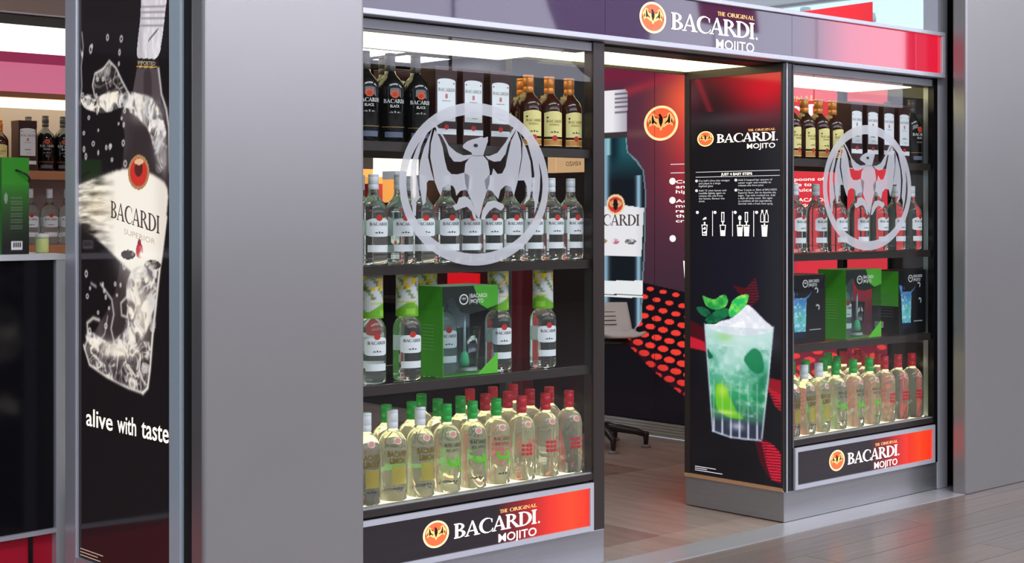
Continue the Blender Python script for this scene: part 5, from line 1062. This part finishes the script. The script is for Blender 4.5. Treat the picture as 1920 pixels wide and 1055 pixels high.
for i, (y0, y1, z0, z1, c) in enumerate(((4.44, 4.76, 0.84, 0.96, (214, 40, 50)), (3.84, 4.18, 0.84, 0.99, (226, 24, 34)))):
    t = empty('red_counter_sign', ['red counter sign with stripes deep inside the shop', 'red counter sign with a white card deep inside the shop'][i], 'sign', (1.50, (y0 + y1) / 2, 0.80))
    h = (y1 - y0) / 2
    MB().box(-0.01, 0.01, -h, h, z0 - 0.80, z1 - 0.80).build('board', mat('red_sign_board%d' % i, c, 0.4, emit=c, es=0.6), t)
    MB().box(-0.03, 0.03, -h * 0.6, h * 0.6, 0.0, z0 - 0.80).build('foot', M_black, t)
    if i: MB().box(-0.0135, -0.0105, -0.05, 0.02, 0.05, 0.10).build('card', M_paper, t)
    else:
        for k in range(5): MB().box(-0.013, -0.0105, -0.12 + 0.05 * k, -0.115 + 0.05 * k, z0 - 0.79, z1 - 0.81).build('stripe', mat('pale_stripe', (200, 190, 190), 0.5), t)
ct = empty('low_counter', 'dark counter along the inner wall deep inside the shop', 'counter', (1.42, 4.3, 0))
MB().box(-0.16, 0.16, -0.6, 0.6, 0.0, 0.76).build('body', M_black, ct); MB().box(-0.18, 0.17, -0.62, 0.62, 0.76, 0.795).build('top', M_brown, ct, bevel=0.004)
mr = empty('maroon_pylon', 'narrow maroon display pylon against the inner wall', 'display', (1.52, 3.43, 0))
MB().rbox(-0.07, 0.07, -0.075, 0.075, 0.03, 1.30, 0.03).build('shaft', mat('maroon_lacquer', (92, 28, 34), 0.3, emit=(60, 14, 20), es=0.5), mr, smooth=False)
MB().box(-0.075, 0.075, -0.10, 0.10, 0.0, 0.03).build('foot', M_black, mr)

# ------------------------------------------------------------------ counter and rear display at the far left
lc = empty('curved_counter', 'black curved counter with red base left of the splash poster', 'counter', (-3.9, 0.85, 0))
def arcface(x0, x1, y, z0, z1, d, bow=0.05, n=14):
    pts = []
    for k in range(n + 1):
        x = x0 + (x1 - x0) * k / n; s = (x + 0.05) / 0.9; pts.append((x, y + bow * s * s))
    return MB().prism(pts + [(x1, y + d), (x0, y + d)], z0, z1)
arcface(-0.85, 0.79, 0.0, 0.278, 1.247, 0.5).build('front', mat('gloss_black_panel', (16, 15, 20), 0.18), lc)
arcface(-0.85, 0.80, -0.015, 0.262, 0.278, 0.5).build('lip', M_alu, lc)
arcface(-0.85, 0.80, 0.02, 0.0, 0.262, 0.48).build('base', mat('red_base_panel', (196, 26, 52), 0.35), lc)
arcface(-0.85, 0.83, -0.02, 1.247, 1.268, 0.52).build('top', mat('white_counter_edge', (226, 228, 232), 0.35, 0.2), lc)
MB().box(0.795, 0.85, 0.03, 0.10, 0.0, 1.247).build('end_strip', M_alu, lc)
MB().box(0.70, 0.715, 0.048, 0.07, 0.0, 0.26).build('base_joint', M_black, lc)
gb = empty('gift_box', 'green and black gift box with cord handle standing on the curved counter', 'gift box', (-3.292, 0.92, 1.2685), radians(-2))
MB().box(0, 0.10, 0, 0.20, 0, 0.345).build('carton', mat('fade_green_card', (46, 128, 36), 0.35), gb, bevel=0.0015)
def fade_print():
    A = Art(0.0, 0.13, 0.0, 0.345, 40, 80, (52, 138, 36)); A.mix(np.clip((0.25 - A.V) / 0.22, 0, 1) ** 0.7, (28, 27, 28))
    for i in range(11): A.mix((np.abs(A.V - 0.20 + 0.011 * i) < 0.0022) * (A.U > 0.04) * (A.U < 0.10) * 0.6, (120, 130, 116))
    A.ell(0.02, 0.20, 0.008, 0.02, (170, 180, 170), 0.7); A.mix((A.U > 0.045) * (A.U < 0.10) * (A.V > 0.015) * (A.V < 0.045), (220, 220, 220)); A.mix((A.U > 0.05) * (A.U < 0.095) * (A.V > 0.022) * (A.V < 0.042) * ((A.U * 300) % 1.5 < 0.7), (40, 40, 40)); return A
ob('front_print', fade_print().mesh('front_print', lambda u, v: (u * 0.77, -0.0008, v), mat_print('card_print', base=1)), gb)
MB().slab(R(0.02, 0.18, 0.03, 0.30), lambda u, v, q: (q, u, v), -0.0018, -0.0006).build('film_window', mat('grey_film', (150, 160, 162), 0.15, noise=(12, 0.3, (1, 1, 1))), gb)
MB().tube([(0.05, -0.002, 0.30), (0.06, -0.012, 0.296), (0.082, -0.02, 0.285), (0.097, -0.015, 0.272), (0.1015, 0.01, 0.25)], 0.0035, 8).build('handle', M_blkp, gb, smooth=True)
tb = empty('small_jar', 'small pale jar beside the green box on the counter', 'jar', (-3.075, 1.06, 1.2685))
MB().lathe([(0.022, 0), (0.024, 0.004), (0.024, 0.05), (0.021, 0.055)], 18).build('body', mat('pale_lime_jar', (214, 220, 150), 0.4), tb, smooth=True)
MB().lathe([(0.025, 0.055), (0.025, 0.068), (0.022, 0.070)], 18).build('lid', M_paper, tb, smooth=True)

rc = empty('rear_display', 'rear display with pink lit fascia and warm shelf light inside the shop', 'cabinet', (-2.5, 4.0, 0))
MB().box(-1.5, 1.5, 0.0, 0.03, 2.107, 2.333).build('fascia', mat('pink_lit_fascia', (196, 120, 150), 0.2, emit=(206, 110, 140), es=0.75), rc)
MB().box(-1.5, 1.5, -0.015, 0.0, 2.275, 2.333).build('fascia_band', mat('crimson_band', (150, 40, 80), 0.3, emit=(170, 60, 100), es=0.5), rc)
MB().box(-1.5, 1.5, -0.01, 0.05, 2.335, 2.49).build('light_cove', mat('white_light_cove', (250, 250, 250), 0.5, emit=(255, 253, 250), es=1.6), rc)
MB().box(-1.5, 1.5, -0.02, 0.06, 2.49, 2.545).build('head_trim', mat('grey_head_trim', (110, 112, 114), 0.4), rc)
MB().box(-1.5, 1.5, -0.02, 0.04, 2.075, 2.107).build('wood_trim', mat('tan_wood', (190, 128, 90), 0.4, noise=(6, 0.2, (0.3, 3, 3))), rc)
MB().box(-1.5, 1.5, 0.0, 0.40, 2.045, 2.072).build('light_panel', mat('warm_light_strip', (255, 240, 205), 0.5, emit=(255, 242, 206), es=2.2), rc)
for z in (1.662, 1.235): MB().box(-1.5, 1.5, 0.0, 0.42, z - 0.05, z).build('shelf', mat('tan_wood'), rc)
MB().box(-1.5, 1.5, 0.42, 0.45, 0.0, 2.5).build('back_panel', mat('greige_back', (170, 160, 156), 0.5), rc)
MB().box(-1.5, 1.5, 0.02, 0.42, 0.0, 1.18).build('base', M_black, rc)
for i, x in enumerate((-1.665, -1.625, -1.515)): bottle('black', x, 4.12 + (0.14 if i == 0 else 0), 1.663, G14, 'black rum bottle, %s from the left on the rear display' % ORD[i], 'black rum bottles')
carton(-1.765, 4.10, 1.663, 'maroon carton with cream label on the rear display', 0.11, 0)
bottle('reserve', -1.915, 4.10, 1.663, G14, 'reserve rum bottle beside the carton on the rear display', 'reserve rum bottles')
for i, x in enumerate((-1.72, -1.60, -1.49)): bottle('clear', x, 4.12, 1.236, G14, 'clear rum bottle, %s from the left on the rear display' % ORD[i], 'clear rum bottles')
